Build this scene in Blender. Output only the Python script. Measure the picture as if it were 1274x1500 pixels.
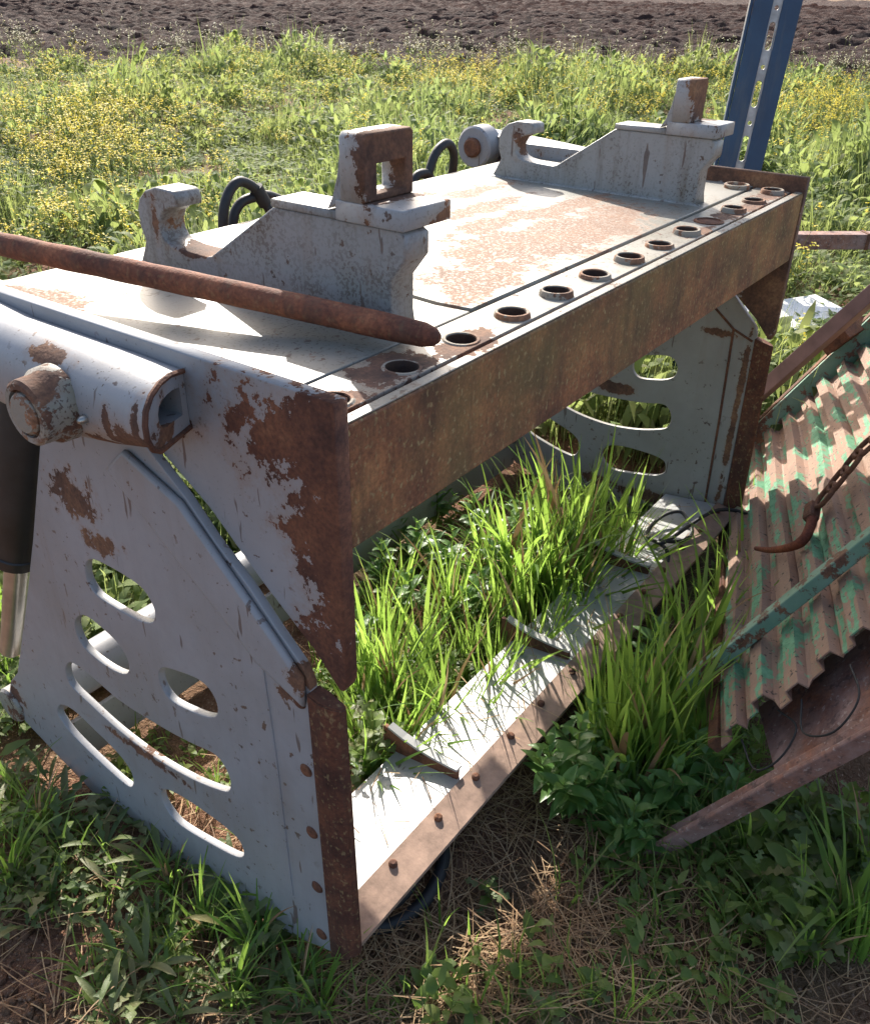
import bpy, bmesh, math, random
import numpy as np
from mathutils import Vector, Matrix
R = math.radians
rng = np.random.default_rng(7)
random.seed(7)
for o in list(bpy.data.objects): bpy.data.objects.remove(o)
scene = bpy.context.scene
COL = scene.collection

# ------------------------------------------------------------------ camera
CAM = Vector((-0.7326, -0.6551, 1.5097)); YAW, PITCH, ROLL, FPX = 0.619473, 0.534948, 0.01963, 1301.31
fwd = Vector((math.cos(PITCH)*math.cos(YAW), math.cos(PITCH)*math.sin(YAW), -math.sin(PITCH)))
rt0 = Vector((math.sin(YAW), -math.cos(YAW), 0)); up0 = rt0.cross(fwd)
rt = rt0*math.cos(ROLL) + up0*math.sin(ROLL); up = -rt0*math.sin(ROLL) + up0*math.cos(ROLL)
cd = bpy.data.cameras.new('camera'); cam = bpy.data.objects.new('camera', cd); COL.objects.link(cam)
cd.sensor_fit = 'VERTICAL'; cd.sensor_height = 24; cd.lens = FPX/1500*24; cd.clip_start = .05; cd.clip_end = 2000
m = Matrix((rt, up, -fwd)).transposed().to_4x4(); m.translation = CAM; cam.matrix_world = m
scene.camera = cam
# ------------------------------------------------------------------ sky and sun
SUN_AZ, SUN_EL = 47.0, 33.0          # measured from the shadows of the two hooks on the deck
w = bpy.data.worlds.new('World'); scene.world = w; w.use_nodes = True
wn = w.node_tree.nodes; wl = w.node_tree.links
sky = wn.new('ShaderNodeTexSky'); sky.sky_type = 'NISHITA'; sky.sun_disc = False
sky.sun_elevation = R(SUN_EL); sky.sun_rotation = R(90 - SUN_AZ); sky.air_density = 1.0; sky.dust_density = 3.5
wn['Background'].inputs['Strength'].default_value = 0.15
wl.new(sky.outputs[0], wn['Background'].inputs[0])
sd = bpy.data.lights.new('sun', 'SUN'); sun = bpy.data.objects.new('sun', sd); COL.objects.link(sun)
sd.energy = 4.6; sd.angle = R(.53); sd.color = (1, .95, .86)
sdir = Vector((math.cos(R(SUN_EL))*math.cos(R(SUN_AZ)), math.cos(R(SUN_EL))*math.sin(R(SUN_AZ)), math.sin(R(SUN_EL))))
sun.rotation_euler = sdir.to_track_quat('Z', 'Y').to_euler(); sun.location = sdir*30
scene.view_settings.view_transform = 'Standard'; scene.view_settings.look = 'None'
scene.view_settings.gamma = 1; scene.view_settings.use_curve_mapping = False
scene.view_settings.exposure = 1.08
scene.render.engine = 'CYCLES'
scene.cycles.max_bounces = 5; scene.cycles.transmission_bounces = 3; scene.cycles.diffuse_bounces = 3; scene.cycles.glossy_bounces = 2
scene.cycles.caustics_reflective = False; scene.cycles.caustics_refractive = False

GZ = -0.07                            # ground level
W, ZT, D = 1.85, 1.048, 0.874         # grab: width, deck height, deck depth

def at(px, py, z=GZ):
    """ground point seen at a photograph pixel (used to lay out plants on the ground)"""
    d = fwd*FPX + rt*(px-637) + up*(750-py); t = (z-CAM.z)/d.z
    return CAM + d*t

# ------------------------------------------------------------------ material helpers
class NT:
    def __init__(s, name):
        s.m = bpy.data.materials.new(name); s.m.use_nodes = True; s.n = s.m.node_tree.nodes; s.l = s.m.node_tree.links
        s.b = s.n['Principled BSDF']; s.out = s.n['Material Output']
    def new(s, t, **kw):
        n = s.n.new(t)
        for k, v in kw.items(): setattr(n, k, v)
        return n
    def put(s, sock, v):
        if isinstance(v, bpy.types.NodeSocket): s.l.new(v, sock)
        elif isinstance(v, (tuple, list)) and sock.type == 'RGBA' and len(v) == 3: sock.default_value = (*v, 1)
        else: sock.default_value = v
    def math(s, op, a, b=0.0, clamp=False):
        n = s.new('ShaderNodeMath', operation=op, use_clamp=clamp); s.put(n.inputs[0], a); s.put(n.inputs[1], b); return n.outputs[0]
    def noise(s, scale, detail=4, rough=.55, vec=None, dist=0.0):
        n = s.new('ShaderNodeTexNoise'); n.inputs['Scale'].default_value = scale; n.inputs['Detail'].default_value = detail
        n.inputs['Roughness'].default_value = rough; n.inputs['Distortion'].default_value = dist
        s.l.new(vec or s.coord(), n.inputs['Vector']); return n.outputs['Fac']
    def coord(s):
        if not hasattr(s, 'tc'): s.tc = s.new('ShaderNodeTexCoord')
        return s.tc.outputs['Object']
    def mapping(s, scale=(1,1,1), loc=(0,0,0), rot=(0,0,0)):
        n = s.new('ShaderNodeMapping'); n.inputs['Scale'].default_value = scale; n.inputs['Location'].default_value = loc
        n.inputs['Rotation'].default_value = rot; s.l.new(s.coord(), n.inputs['Vector']); return n.outputs[0]
    def step(s, v, lo, hi):
        n = s.new('ShaderNodeMapRange', clamp=True); n.inputs['From Min'].default_value = lo; n.inputs['From Max'].default_value = hi
        s.l.new(v, n.inputs['Value']); return n.outputs[0]
    def ramp(s, v, stops):
        n = s.new('ShaderNodeValToRGB'); e = n.color_ramp.elements
        while len(e) < len(stops): e.new(.5)
        for k, (p, c) in enumerate(stops): e[k].position = p; e[k].color = (*c, 1)
        s.l.new(v, n.inputs[0]); return n.outputs[0]
    def mix(s, f, a, b, mode='MIX'):
        n = s.new('ShaderNodeMix', data_type='RGBA', blend_type=mode)
        s.put(n.inputs[0], f); s.put(n.inputs[6], a); s.put(n.inputs[7], b); return n.outputs[2]
    def bump(s, h, strength, dist=.004):
        n = s.new('ShaderNodeBump'); n.inputs['Strength'].default_value = strength; n.inputs['Distance'].default_value = dist
        s.l.new(h, n.inputs['Height']); s.l.new(n.outputs[0], s.b.inputs['Normal']); return n

def rust_color(t, tint=(1,1,1), dark=1.0):
    a = t.noise(9, 6, .72)
    k = 1.75*dark
    c = t.ramp(a, [(.28, (.030*k, .016*k, .012*k)), (.45, (.085*k, .039*k, .024*k)), (.58, (.14*k, .062*k, .032*k)), (.76, (.23*k, .115*k, .055*k))])
    f = t.noise(150, 2, .6)
    c = t.mix(t.step(f, .3, .7), t.mix(.5, c, (.03,.018,.014)), c)
    return t.mix(1.0, c, (tint[0]*.95, tint[1]*1.07, tint[2]*1.15), 'MULTIPLY')

def painted(name, base=(.30,.303,.318), general=.68, blobs=(), speck=.62, grime=.35, streak=0.0, spot=1.0, rough=.42, tint=(1,1,1), tan=False, moss=0.0, ragged=1.0, sc=1.0, chips=True):
    """weathered paint over rust: `general` = threshold of the overall chips, `blobs` = peeled areas (centre, radii)"""
    t = NT(name)
    n1 = t.noise(6.5*sc, 5, .72); n3 = t.noise(170, 2, .55); n2 = t.noise(28*min(sc, 1.6), 5, .75)
    rc = rust_color(t, tint)
    g = t.step(t.noise(3.2, 4, .7), .35, .75)
    pc = t.mix(t.math('MULTIPLY', g, grime), base, tuple(c*f for c, f in zip(base, (.66,.61,.53))))
    pc = t.mix(t.math('MULTIPLY', t.step(n2, .45, .7), .22), pc, tuple(c*.72 for c in base))
    if streak:
        sv = t.noise(1, 3, .65, t.mapping((38, 38, 3.0)))
        pc = t.mix(t.math('MULTIPLY', t.step(sv, .5, .72), streak), pc, (.13,.11,.085))
    if moss:
        pc = t.mix(t.math('MULTIPLY', t.step(n1, .5, .7), moss), pc, (.15,.14,.06))
    area = t.step(g, .25, .8)
    sp = t.math('MULTIPLY', t.step(n3, speck, speck+.06), t.math('ADD', t.math('MULTIPLY', area, .85), .15))
    pc = t.mix(t.math('MULTIPLY', sp, spot), pc, (.07,.045,.034))
    chip = t.math('MULTIPLY', t.step(n2, general, general+.02), t.step(n1, .42, .52))
    dots = t.math('MULTIPLY', t.step(t.noise(52, 3, .6), .64, .67), t.step(t.noise(7, 3, .6), .44, .56))
    scr = t.math('MULTIPLY', t.step(t.noise(1, 2, .5, t.mapping((34, 60, 9), rot=(.5, .2, .3))), .69, .71), .8)
    mask = chip
    if chips: pc = t.mix(t.math('MULTIPLY', t.math('MAXIMUM', dots, scr), .9), pc, t.mix(.55, rc, (.045,.03,.026)))
    if chips:
        run = t.math('MULTIPLY', t.step(t.noise(1, 3, .6, t.mapping((22, 22, 1.6))), .55, .75), t.step(t.noise(2.4, 3, .6), .45, .65))
        pc = t.mix(t.math('MULTIPLY', run, .30), pc, (.22,.14,.09))
        pc = t.mix(t.math('MULTIPLY', t.step(t.noise(1.6, 5, .7), .45, .7), .25), pc, (.19,.17,.14))
    if blobs:
        acc = None
        for (c, r) in blobs:
            mp = t.mapping(tuple(1/x for x in r), tuple(-a/b for a, b in zip(c, r)))
            vm = t.new('ShaderNodeVectorMath', operation='LENGTH'); t.l.new(mp, vm.inputs[0])
            v = t.math('SUBTRACT', 1.0, vm.outputs['Value'])
            acc = v if acc is None else t.math('MAXIMUM', acc, v)
        e = t.math('ADD', t.math('MULTIPLY', t.math('SUBTRACT', n1, .5), 2.4*ragged), t.math('MULTIPLY', t.math('SUBTRACT', n2, .5), 2.0*ragged))
        v = t.math('ADD', acc, e)
        bm_ = t.step(v, .16, .20)
        if tan: bm_ = t.math('MULTIPLY', t.step(v, -.02, .22), t.step(n3, .22, .52))
        mask = t.math('MAXIMUM', mask, bm_)
        pc = t.mix(t.math('MULTIPLY', t.step(v, -.25, .18), .35), pc, (.26,.16,.10))
    if tan: rc = t.mix(.6, rc, (.27,.165,.11))
    t.put(t.b.inputs['Base Color'], t.mix(mask, pc, rc))
    t.put(t.b.inputs['Roughness'], t.math('ADD', t.math('MULTIPLY', mask, .88-rough), rough))
    t.b.inputs['Specular IOR Level'].default_value = .35
    t.bump(t.math('ADD', t.math('MULTIPLY', mask, -.5), t.math('MULTIPLY', n3, t.math('ADD', t.math('MULTIPLY', mask, .7), .15))), .5, .0022)
    return t.m

def rusty(name, tint=(1,1,1), dark=1.0, flecks=0.0, moss=0.0, remains=0.0, paintc=(.42,.42,.42)):
    t = NT(name); c = rust_color(t, tint, dark)
    if moss: c = t.mix(t.math('MULTIPLY', t.step(t.noise(2.6, 4, .6), .48, .66), moss), c, (.17,.155,.06))
    if flecks:
        fv = t.noise(1, 2, .55, t.mapping((120, 120, 85)))
        c = t.mix(t.math('MULTIPLY', t.step(fv, .58, .68), flecks), c, (.36,.27,.13))
        c = t.mix(t.math('MULTIPLY', t.step(t.noise(1, 4, .7, t.mapping((26, 26, 2.5))), .48, .7), .55), c, (.085,.05,.035))
    if remains:
        c = t.mix(t.step(t.noise(18, 5, .7), .62-remains*.2, .64-remains*.2), c, paintc)
    t.put(t.b.inputs['Base Color'], c)
    t.b.inputs['Roughness'].default_value = .82; t.b.inputs['Specular IOR Level'].default_value = .3
    t.bump(t.noise(110, 3, .7), .6, .003)
    return t.m

def simple(name, col, rough=.5, metal=0.0, var=.25, bump=.2, scale=40, spec=.4):
    t = NT(name)
    c = t.mix(t.step(t.noise(scale, 5, .6), .3, .75), tuple(x*(1-var) for x in col), tuple(min(1, x*(1+var)) for x in col))
    t.put(t.b.inputs['Base Color'], c); t.b.inputs['Roughness'].default_value = rough; t.b.inputs['Metallic'].default_value = metal
    t.b.inputs['Specular IOR Level'].default_value = spec
    if bump: t.bump(t.noise(scale*2, 4), bump, .003)
    return t.m

def leaf_mat(name, cols, trans, tfac=.42, rough=.5, patch=0.0, spec=.35, vein=False):
    """leaf surface: colour varies from leaf to leaf, light shines through"""
    t = NT(name); g = t.new('ShaderNodeNewGeometry'); oi = t.new('ShaderNodeObjectInfo')
    r = g.outputs['Random Per Island']
    r = t.math('FRACT', t.math('ADD', r, oi.outputs['Random']))
    k = len(cols)
    c = t.ramp(r, [(i/(k-1), cc) for i, cc in enumerate(cols)])
    tcx = t.mix(.5, c, trans)
    if patch:
        p = t.step(t.noise(.55, 4, .6), .38, .62)
        c = t.mix(t.math('MULTIPLY', p, patch), c, (.13,.12,.035)); tcx = t.mix(t.math('MULTIPLY', p, patch), tcx, (.42,.38,.06))
    if vein:
        nv = t.noise(70, 4, .65); c = t.mix(t.math('MULTIPLY', t.step(nv, .4, .7), .55), c, t.mix(.5, c, (.02,.03,.012))); t.bump(nv, .5, .004)
    t.put(t.b.inputs['Base Color'], c); t.b.inputs['Roughness'].default_value = rough; t.b.inputs['Specular IOR Level'].default_value = spec
    tr = t.new('ShaderNodeBsdfTranslucent'); t.l.new(tcx, tr.inputs[0])
    mx = t.new('ShaderNodeMixShader'); mx.inputs[0].default_value = tfac
    t.l.new(t.b.outputs[0], mx.inputs[1]); t.l.new(tr.outputs[0], mx.inputs[2]); t.l.new(mx.outputs[0], t.out.inputs[0])
    return t.m

# ------------------------------------------------------------------ object helpers
def tag(o, label=None, cat=None, group=None, kind=None):
    if label: o['label'] = label
    if cat: o['category'] = cat
    if group: o['group'] = group
    if kind: o['kind'] = kind
    return o
def empty(name, loc=(0,0,0), label=None, cat=None, group=None):
    o = bpy.data.objects.new(name, None); o.empty_display_size = .1; o.location = loc; COL.objects.link(o); return tag(o, label, cat, group)
def link(name, me, mat, parent=None, smooth=False):
    o = bpy.data.objects.new(name, me); COL.objects.link(o)
    if mat is not None and not me.materials: me.materials.append(mat)
    if parent is not None:
        o.parent = parent
        if parent.type == 'EMPTY': o.matrix_parent_inverse = Matrix.Translation(-parent.location)
    if smooth: me.polygons.foreach_set('use_smooth', [True]*len(me.polygons))
    return o
def from_bm(name, bm, mat, parent=None, smooth=False):
    bmesh.ops.recalc_face_normals(bm, faces=bm.faces[:])
    me = bpy.data.meshes.new(name); bm.to_mesh(me); bm.free(); return link(name, me, mat, parent, smooth)

def bm_box(bm, lo, hi, bev=.002, mat=None):
    r = bmesh.ops.create_cube(bm, size=1); vs = r['verts']
    c = (Vector(lo)+Vector(hi))/2; s = Vector(hi)-Vector(lo)
    for v in vs: v.co = Vector((v.co.x*s.x, v.co.y*s.y, v.co.z*s.z)) + c
    if bev:
        es = list({e for v in vs for e in v.link_edges})
        r = bmesh.ops.bevel(bm, geom=es, offset=bev, segments=2, affect='EDGES', profile=.5); 
    return bm
def box(name, lo, hi, mat, parent=None, bev=.002):
    bm = bmesh.new(); bm_box(bm, lo, hi, bev); return from_bm(name, bm, mat, parent)
def bm_bar(bm, a, b, wd, ht, upv=(0,0,1), bev=.003):
    a = Vector(a); b = Vector(b); d = (b-a); L = d.length; d.normalize()
    s = d.cross(Vector(upv)).normalized(); u = s.cross(d)
    t = bmesh.new(); bm_box(t, (0,-wd/2,-ht/2), (L,wd/2,ht/2), bev)
    M = Matrix((d, s, u)).transposed().to_4x4(); M.translation = a
    t.transform(M); me = bpy.data.meshes.new('t'); t.to_mesh(me); t.free(); bm.from_mesh(me); bpy.data.meshes.remove(me)
def bar(name, a, b, wd, ht, mat, parent=None, upv=(0,0,1), bev=.003):
    bm = bmesh.new(); bm_bar(bm, a, b, wd, ht, upv, bev); return from_bm(name, bm, mat, parent)
def bm_tube(bm, pts, rad, seg=10, cap=True):
    pts = [Vector(p) for p in pts]; n = len(pts); rads = rad if isinstance(rad, (list, tuple)) else [rad]*n
    ref = None; rings = []
    for i, p in enumerate(pts):
        d = (pts[min(i+1, n-1)] - pts[max(i-1, 0)]).normalized()
        if ref is None: ref = d.orthogonal().normalized()
        ref = (ref - d*ref.dot(d)).normalized(); bi = d.cross(ref)
        rings.append([bm.verts.new(p + (ref*math.cos(2*math.pi*k/seg) + bi*math.sin(2*math.pi*k/seg))*rads[i]) for k in range(seg)])
    for a, b in zip(rings, rings[1:]):
        for k in range(seg): bm.faces.new((a[k], a[(k+1)%seg], b[(k+1)%seg], b[k]))
    if cap:
        bm.faces.new(rings[0][::-1]); bm.faces.new(rings[-1])
def tube(name, pts, rad, mat, parent=None, seg=12, smooth=True):
    bm = bmesh.new(); bm_tube(bm, pts, rad, seg); o = from_bm(name, bm, mat, parent)
    if smooth: shade_auto(o.data, 40)
    return o
def shade_auto(me, ang):
    me.polygons.foreach_set('use_smooth', [True]*len(me.polygons))
    me.set_sharp_from_angle(angle=R(ang))
def smooth_closed(pts, k=4):
    out = []; n = len(pts)
    for i in range(n):
        p0, p1, p2, p3 = (Vector((*pts[(i+j-1) % n], 0)) for j in range(4))
        for s in range(k):
            t = s/k
            out.append(tuple((0.5*((2*p1) + (p2-p0)*t + (2*p0-5*p1+4*p2-p3)*t*t + (3*p1-p0-3*p2+p3)*t**3))[:2]))
    return out
def plate(name, outline, holes, axis, lo, hi, mat, parent=None, bev=.0018):
    """flat plate cut to an outline with holes; axis 'x': outline in (y,z), 'z': outline in (x,y), 'y': outline in (x,z)"""
    cu = bpy.data.curves.new(name, 'CURVE'); cu.dimensions = '2D'; cu.fill_mode = 'BOTH'
    for poly in [outline] + list(holes):
        sp = cu.splines.new('POLY'); sp.points.add(len(poly)-1); sp.use_cyclic_u = True
        for q, pt in zip(sp.points, poly): q.co = (pt[0], pt[1], 0, 1)
    cu.extrude = (hi-lo)/2 - bev; cu.bevel_depth = bev; cu.bevel_resolution = 1; cu.offset = -bev
    ob = bpy.data.objects.new('t', cu); COL.objects.link(ob)
    me = bpy.data.meshes.new_from_object(ob.evaluated_get(bpy.context.evaluated_depsgraph_get()))
    bpy.data.objects.remove(ob); bpy.data.curves.remove(cu)
    mid = (lo+hi)/2
    M = {'x': Matrix(((0,0,1,mid),(1,0,0,0),(0,1,0,0),(0,0,0,1))), 'z': Matrix(((1,0,0,0),(0,1,0,0),(0,0,1,mid),(0,0,0,1))), 'y': Matrix(((1,0,0,0),(0,0,-1,mid),(0,1,0,0),(0,0,0,1)))}[axis]
    me.transform(M); me.materials.clear(); me.name = name
    return link(name, me, mat, parent)
def lathe(name, prof, origin, axis, mat, parent=None, seg=24, closed=False):
    """profile of (radius, height) turned round an axis"""
    a = Vector(axis).normalized(); r0 = a.orthogonal().normalized(); b = a.cross(r0); o = Vector(origin)
    bm = bmesh.new(); rings = []
    for (r, h) in prof:
        if r < 1e-6: rings.append([bm.verts.new(o + a*h)])
        else: rings.append([bm.verts.new(o + a*h + (r0*math.cos(2*math.pi*k/seg) + b*math.sin(2*math.pi*k/seg))*r) for k in range(seg)])
    for p, q in zip(rings, rings[1:]):
        for k in range(seg):
            f = [p[k % len(p)], p[(k+1) % len(p)], q[(k+1) % len(q)], q[k % len(q)]]
            f = [v for i, v in enumerate(f) if v not in f[:i]]
            if len(f) > 2: bm.faces.new(f)
    ob = from_bm(name, bm, mat, parent); shade_auto(ob.data, 35); return ob
def circle(cx, cy, r, n=28): return [(cx+r*math.cos(2*math.pi*k/n), cy+r*math.sin(2*math.pi*k/n)) for k in range(n)]

# numeric noise for terrain
def vnoise(x, y, seed=0):
    xi = np.floor(x).astype(np.int64); yi = np.floor(y).astype(np.int64); fx = x-xi; fy = y-yi
    fx = fx*fx*(3-2*fx); fy = fy*fy*(3-2*fy)
    def h(a, b):
        v = (a*374761393 + b*668265263 + seed*974711) & 0xffffffff
        v = ((v ^ (v >> 13))*1274126177) & 0xffffffff
        return ((v ^ (v >> 16)) & 0xffff)/65535.0
    return (h(xi, yi)*(1-fx)+h(xi+1, yi)*fx)*(1-fy) + (h(xi, yi+1)*(1-fx)+h(xi+1, yi+1)*fx)*fy
def fbm(x, y, o=4, seed=0):
    s = 0; a = .5
    for i in range(o): s = s + a*vnoise(x*2**i, y*2**i, seed+i); a *= .5
    return s
def ground_z(x, y):
    x = np.asarray(x, float); y = np.asarray(y, float)
    dd = np.hypot(x-.5, y); amp = np.clip(dd/6, .5, 1.6)
    z = GZ + (fbm(x*1.3+9, y*1.3+4, 4, 3)-.47)*.10*amp + (fbm(x*9, y*9, 3, 5)-.44)*.035
    inside = (x > -.25) & (x < 2.1) & (y > -.12) & (y < 1.1)
    return np.where(inside, np.minimum(z, GZ+.015), z)
def grid_mesh(name, X, Y, Z, mat):
    ny, nx = X.shape; v = np.stack([X, Y, Z], -1).reshape(-1, 3)
    i = np.arange(ny*nx).reshape(ny, nx); q = np.stack([i[:-1,:-1], i[:-1,1:], i[1:,1:], i[1:,:-1]], -1).reshape(-1, 4)
    me = bpy.data.meshes.new(name); me.vertices.add(len(v)); me.vertices.foreach_set('co', v.ravel())
    me.loops.add(q.size); me.loops.foreach_set('vertex_index', q.ravel().astype(np.int32))
    me.polygons.add(len(q)); me.polygons.foreach_set('loop_start', np.arange(0, q.size, 4, dtype=np.int32))
    me.update(calc_edges=True); me.polygons.foreach_set('use_smooth', [True]*len(q))
    return link(name, me, mat)

# ------------------------------------------------------------------ materials
def soil_mat(name, ramp_, patch=None, coarse=0.0):
    t = NT(name)
    c = t.ramp(t.noise(14, 6, .72), ramp_)
    if patch: c = t.mix(t.step(t.noise(.9, 6, .65), .45, .6), c, t.mix(.6, c, patch))
    if not coarse: c = t.mix(t.step(t.noise(120, 3, .6), .58, .68), c, (.30,.20,.14))
    t.put(t.b.inputs['Base Color'], c); t.b.inputs['Roughness'].default_value = .95; t.b.inputs['Specular IOR Level'].default_value = .15
    if coarse: t.bump(t.noise(4.5, 6, .7), 1.0, coarse)
    else: t.bump(t.math('ADD', t.noise(45, 4, .7), t.math('MULTIPLY', t.noise(160, 2, .6), .4)), 1.0, .02)
    return t.m
M = {}
M['soil'] = soil_mat('soil', [(.25, (.09,.044,.029)), (.5, (.185,.095,.06)), (.75, (.29,.165,.105))], (.09,.085,.04))
M['plough'] = soil_mat('ploughed_soil', [(.25, (.025,.015,.013)), (.5, (.05,.029,.025)), (.75, (.085,.048,.039))], (.07,.032,.024), .35)
M['gusset'] = painted('gusset_paint', blobs=[((0,0,1.02),(.3,.21,.10)), ((0,0,.88),(.3,.095,.34)), ((0,.03,.66),(.3,.10,.10)), ((0,.33,.98),(.3,.10,.03))], speck=.66, grime=.4, tint=(.85,.68,.66))
M['gusset_far'] = painted('gusset_far_paint', blobs=[((W,.2,1.08),(.3,.5,.06)), ((W,.05,.8),(.3,.2,.35))], speck=.62, grime=.5)
M['jaw'] = painted('jaw_paint', general=.68, blobs=[((0,.58,.77),(.3,.07,.045)), ((0,.53,.70),(.3,.055,.022)), ((0,.10,.60),(.3,.02,.02)), ((0,.52,.21),(.3,.12,.012)), ((0,.065,.65),(.3,.025,.025)), ((0,1.0,.10),(.3,.03,.05))], speck=.69, grime=.4, spot=.9, ragged=1.3, sc=4.0, streak=.10)
M['jaw_far'] = painted('jaw_far_paint', base=(.33,.315,.29), general=.71, blobs=[((W,.068,.35),(.3,.012,.40)), ((W,.48,.36),(.3,.08,.02)), ((W,.16,.62),(.3,.06,.015)), ((W,.2,.0),(.3,.4,.03))], speck=.68, grime=.4)
M['deck'] = painted('deck_paint', base=(.262,.252,.222), general=.63, blobs=[((.95,.27,1.05),(.44,.13,.1)), ((.62,.20,1.05),(.16,.06,.1)), ((1.25,.40,1.05),(.22,.05,.1)), ((1.0,.44,1.05),(.16,.05,.1)), ((1.15,.55,1.05),(.2,.04,.1)), ((1.3,.68,1.05),(.16,.05,.1)), ((.95,.62,1.05),(.08,.04,.1)), ((1.1,.75,1.05),(.1,.03,.1)), ((.06,.72,1.05),(.05,.12,.1))], speck=.58, grime=.8, tan=True, moss=.15)
M['strip'] = painted('strip_paint', base=(.285,.27,.235), general=.60, blobs=[((.18,.07,1.05),(.09,.055,.1)), ((.045,.06,1.05),(.07,.04,.1)), ((.33,.05,1.05),(.09,.04,.1)), ((1.62,.06,1.05),(.3,.04,.1)), ((1.25,.05,1.05),(.1,.02,.1))], speck=.56, grime=.9, moss=.45)
M['bracket'] = painted('bracket_paint', base=(.28,.283,.285), general=.67, blobs=[((.32,.70,1.15),(.06,.012,.05)), ((.32,.13,1.1),(.1,.02,.08)), ((.32,.60,1.10),(.1,.06,.012))], speck=.50, grime=.7, streak=.55, spot=.9, moss=.2)
M['bracket_far'] = painted('bracket_far_paint', base=(.31,.31,.30), general=.68, blobs=[((1.53,.68,1.15),(.06,.03,.05)), ((1.53,.1,1.2),(.1,.03,.06))], speck=.55, grime=.6, streak=.5, spot=.9, moss=.15)
M['lug'] = painted('lug_paint', base=(.33,.33,.33), general=.60, blobs=[((.36,.205,1.29),(.12,.03,.10)), ((1.56,.205,1.29),(.12,.03,.10)), ((.40,.16,1.21),(.09,.03,.02))], speck=.58, grime=.4)
M['arm'] = painted('arm_paint', base=(.31,.31,.32), general=.655, blobs=[((-.12,.25,.985),(.06,.055,.035)), ((-.13,.30,.965),(.06,.10,.015)), ((-.1,.24,1.015),(.09,.012,.05)), ((-.11,.45,1.065),(.05,.045,.012)), ((-.14,.30,1.0),(.03,.010,.05))], speck=.66, grime=.35, streak=.15)
M['boss'] = painted('boss_paint', base=(.30,.29,.27), general=.52, blobs=[((-.16,.40,1.05),(.03,.03,.02)), ((-.20,.40,1.0),(.02,.025,.025))], speck=.56, grime=.7, moss=.5)
M['floor'] = painted('floor_paint', base=(.38,.38,.37), general=.74, speck=.72, grime=.15, spot=.5)
M['beam'] = rusty('beam_rust', tint=(1.14,.98,.80), dark=1.55, flecks=.9, moss=.5)
M['blade'] = rusty('blade_rust', tint=(.95,.72,.70), dark=.75, flecks=.4)
M['blade_flat'] = simple('floor_blade_rust', (.33,.215,.155), .75, var=.35, scale=26, bump=.4)
M['rust'] = rusty('plain_rust', tint=(1,.85,.8), dark=.95)
M['rod'] = rusty('rod_rust', tint=(1.05,.72,.66), dark=1.05, flecks=.15)
M['socket'] = rusty('socket_rust', tint=(1.1,1.08,1.0), dark=1.5, remains=.7, paintc=(.27,.235,.19))
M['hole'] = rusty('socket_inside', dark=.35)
M['rubber'] = simple('black_rubber', (.022,.022,.023), .55, bump=.3, scale=60)
M['cyl'] = simple('black_cylinder_paint', (.02,.02,.02), .45, var=.5, scale=14, bump=.1)
M['chrome'] = simple('cylinder_rod_metal', (.42,.40,.36), .3, metal=.8, scale=12)
def primer():
    t = NT('mauve_primer'); c = t.mix(t.step(t.noise(7, 6, .7), .38, .62), (.26,.165,.145), rust_color(t, (1.15,.88,.85), 1.15))
    c = t.mix(t.step(t.noise(85, 3, .6), .6, .68), c, (.33,.25,.22)); c = t.mix(t.math('MULTIPLY', t.step(t.noise(30, 4, .7), .55, .62), .7), c, (.075,.045,.04))
    t.put(t.b.inputs['Base Color'], c); t.b.inputs['Roughness'].default_value = .8; t.bump(t.noise(90, 4, .65), .5, .003); return t.m
M['mauve'] = primer()
M['barmauve'] = simple('red_brown_primer', (.20,.115,.10), .65, var=.3, scale=12, bump=.25)
def blue_paint():
    t = NT('blue_paint'); c = t.mix(t.step(t.noise(6, 5, .65), .35, .7), (.010,.038,.09), (.018,.062,.13))
    c = t.mix(t.math('MULTIPLY', t.step(t.noise(1, 4, .65, t.mapping((30, 30, 4))), .52, .72), .45), c, (.09,.10,.11))
    c = t.mix(t.step(t.noise(24, 5, .7), .66, .68), c, (.10,.055,.035))
    t.put(t.b.inputs['Base Color'], c); t.b.inputs['Roughness'].default_value = .45; t.bump(t.noise(60, 3), .2, .003); return t.m
M['blue'] = blue_paint()
M['bluegrey'] = simple('backlit_web_grey', (.42,.43,.45), .4, metal=.3, var=.4, scale=20)  # pale grey paints in the light on the blue post's perforated flange edge
M['white_board'] = simple('white_board', (.72,.70,.66), .7, var=.1, scale=9)
M['dark_under'] = rusty('under_deck', dark=.5)

def green_paint():
    t = NT('green_corrugated_paint')
    def dot(vec, k):
        q = t.new('ShaderNodeVectorMath', operation='DOT_PRODUCT'); t.l.new(t.coord(), q.inputs[0]); q.inputs[1].default_value = tuple(c_*k for c_ in vec); return q.outputs['Value']
    cx = t.new('ShaderNodeCombineXYZ'); t.l.new(dot((.94294,.31384,-.11121), 3.2), cx.inputs[0]); t.l.new(dot((.26398,-.50110,.82414), 21), cx.inputs[1])
    n = t.noise(1, 4, .68, cx.outputs[0]); n2 = t.noise(34, 4, .7)
    rc = t.mix(.6, rust_color(t, (1.1,.85,.76), 1.0), (.36,.245,.18))
    m_ = t.step(t.math('ADD', n, t.math('MULTIPLY', t.math('SUBTRACT', n2, .5), .35)), .525, .56)
    c = t.mix(m_, rc, t.mix(t.step(n2, .4, .6), (.08,.23,.12), (.14,.32,.19)))
    c = t.mix(t.step(t.noise(75, 3), .62, .68), c, (.05,.035,.03))
    t.put(t.b.inputs['Base Color'], c); t.b.inputs['Roughness'].default_value = .75
    t.bump(t.noise(120, 4), .5, .003); return t.m
M['green'] = green_paint()
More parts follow.
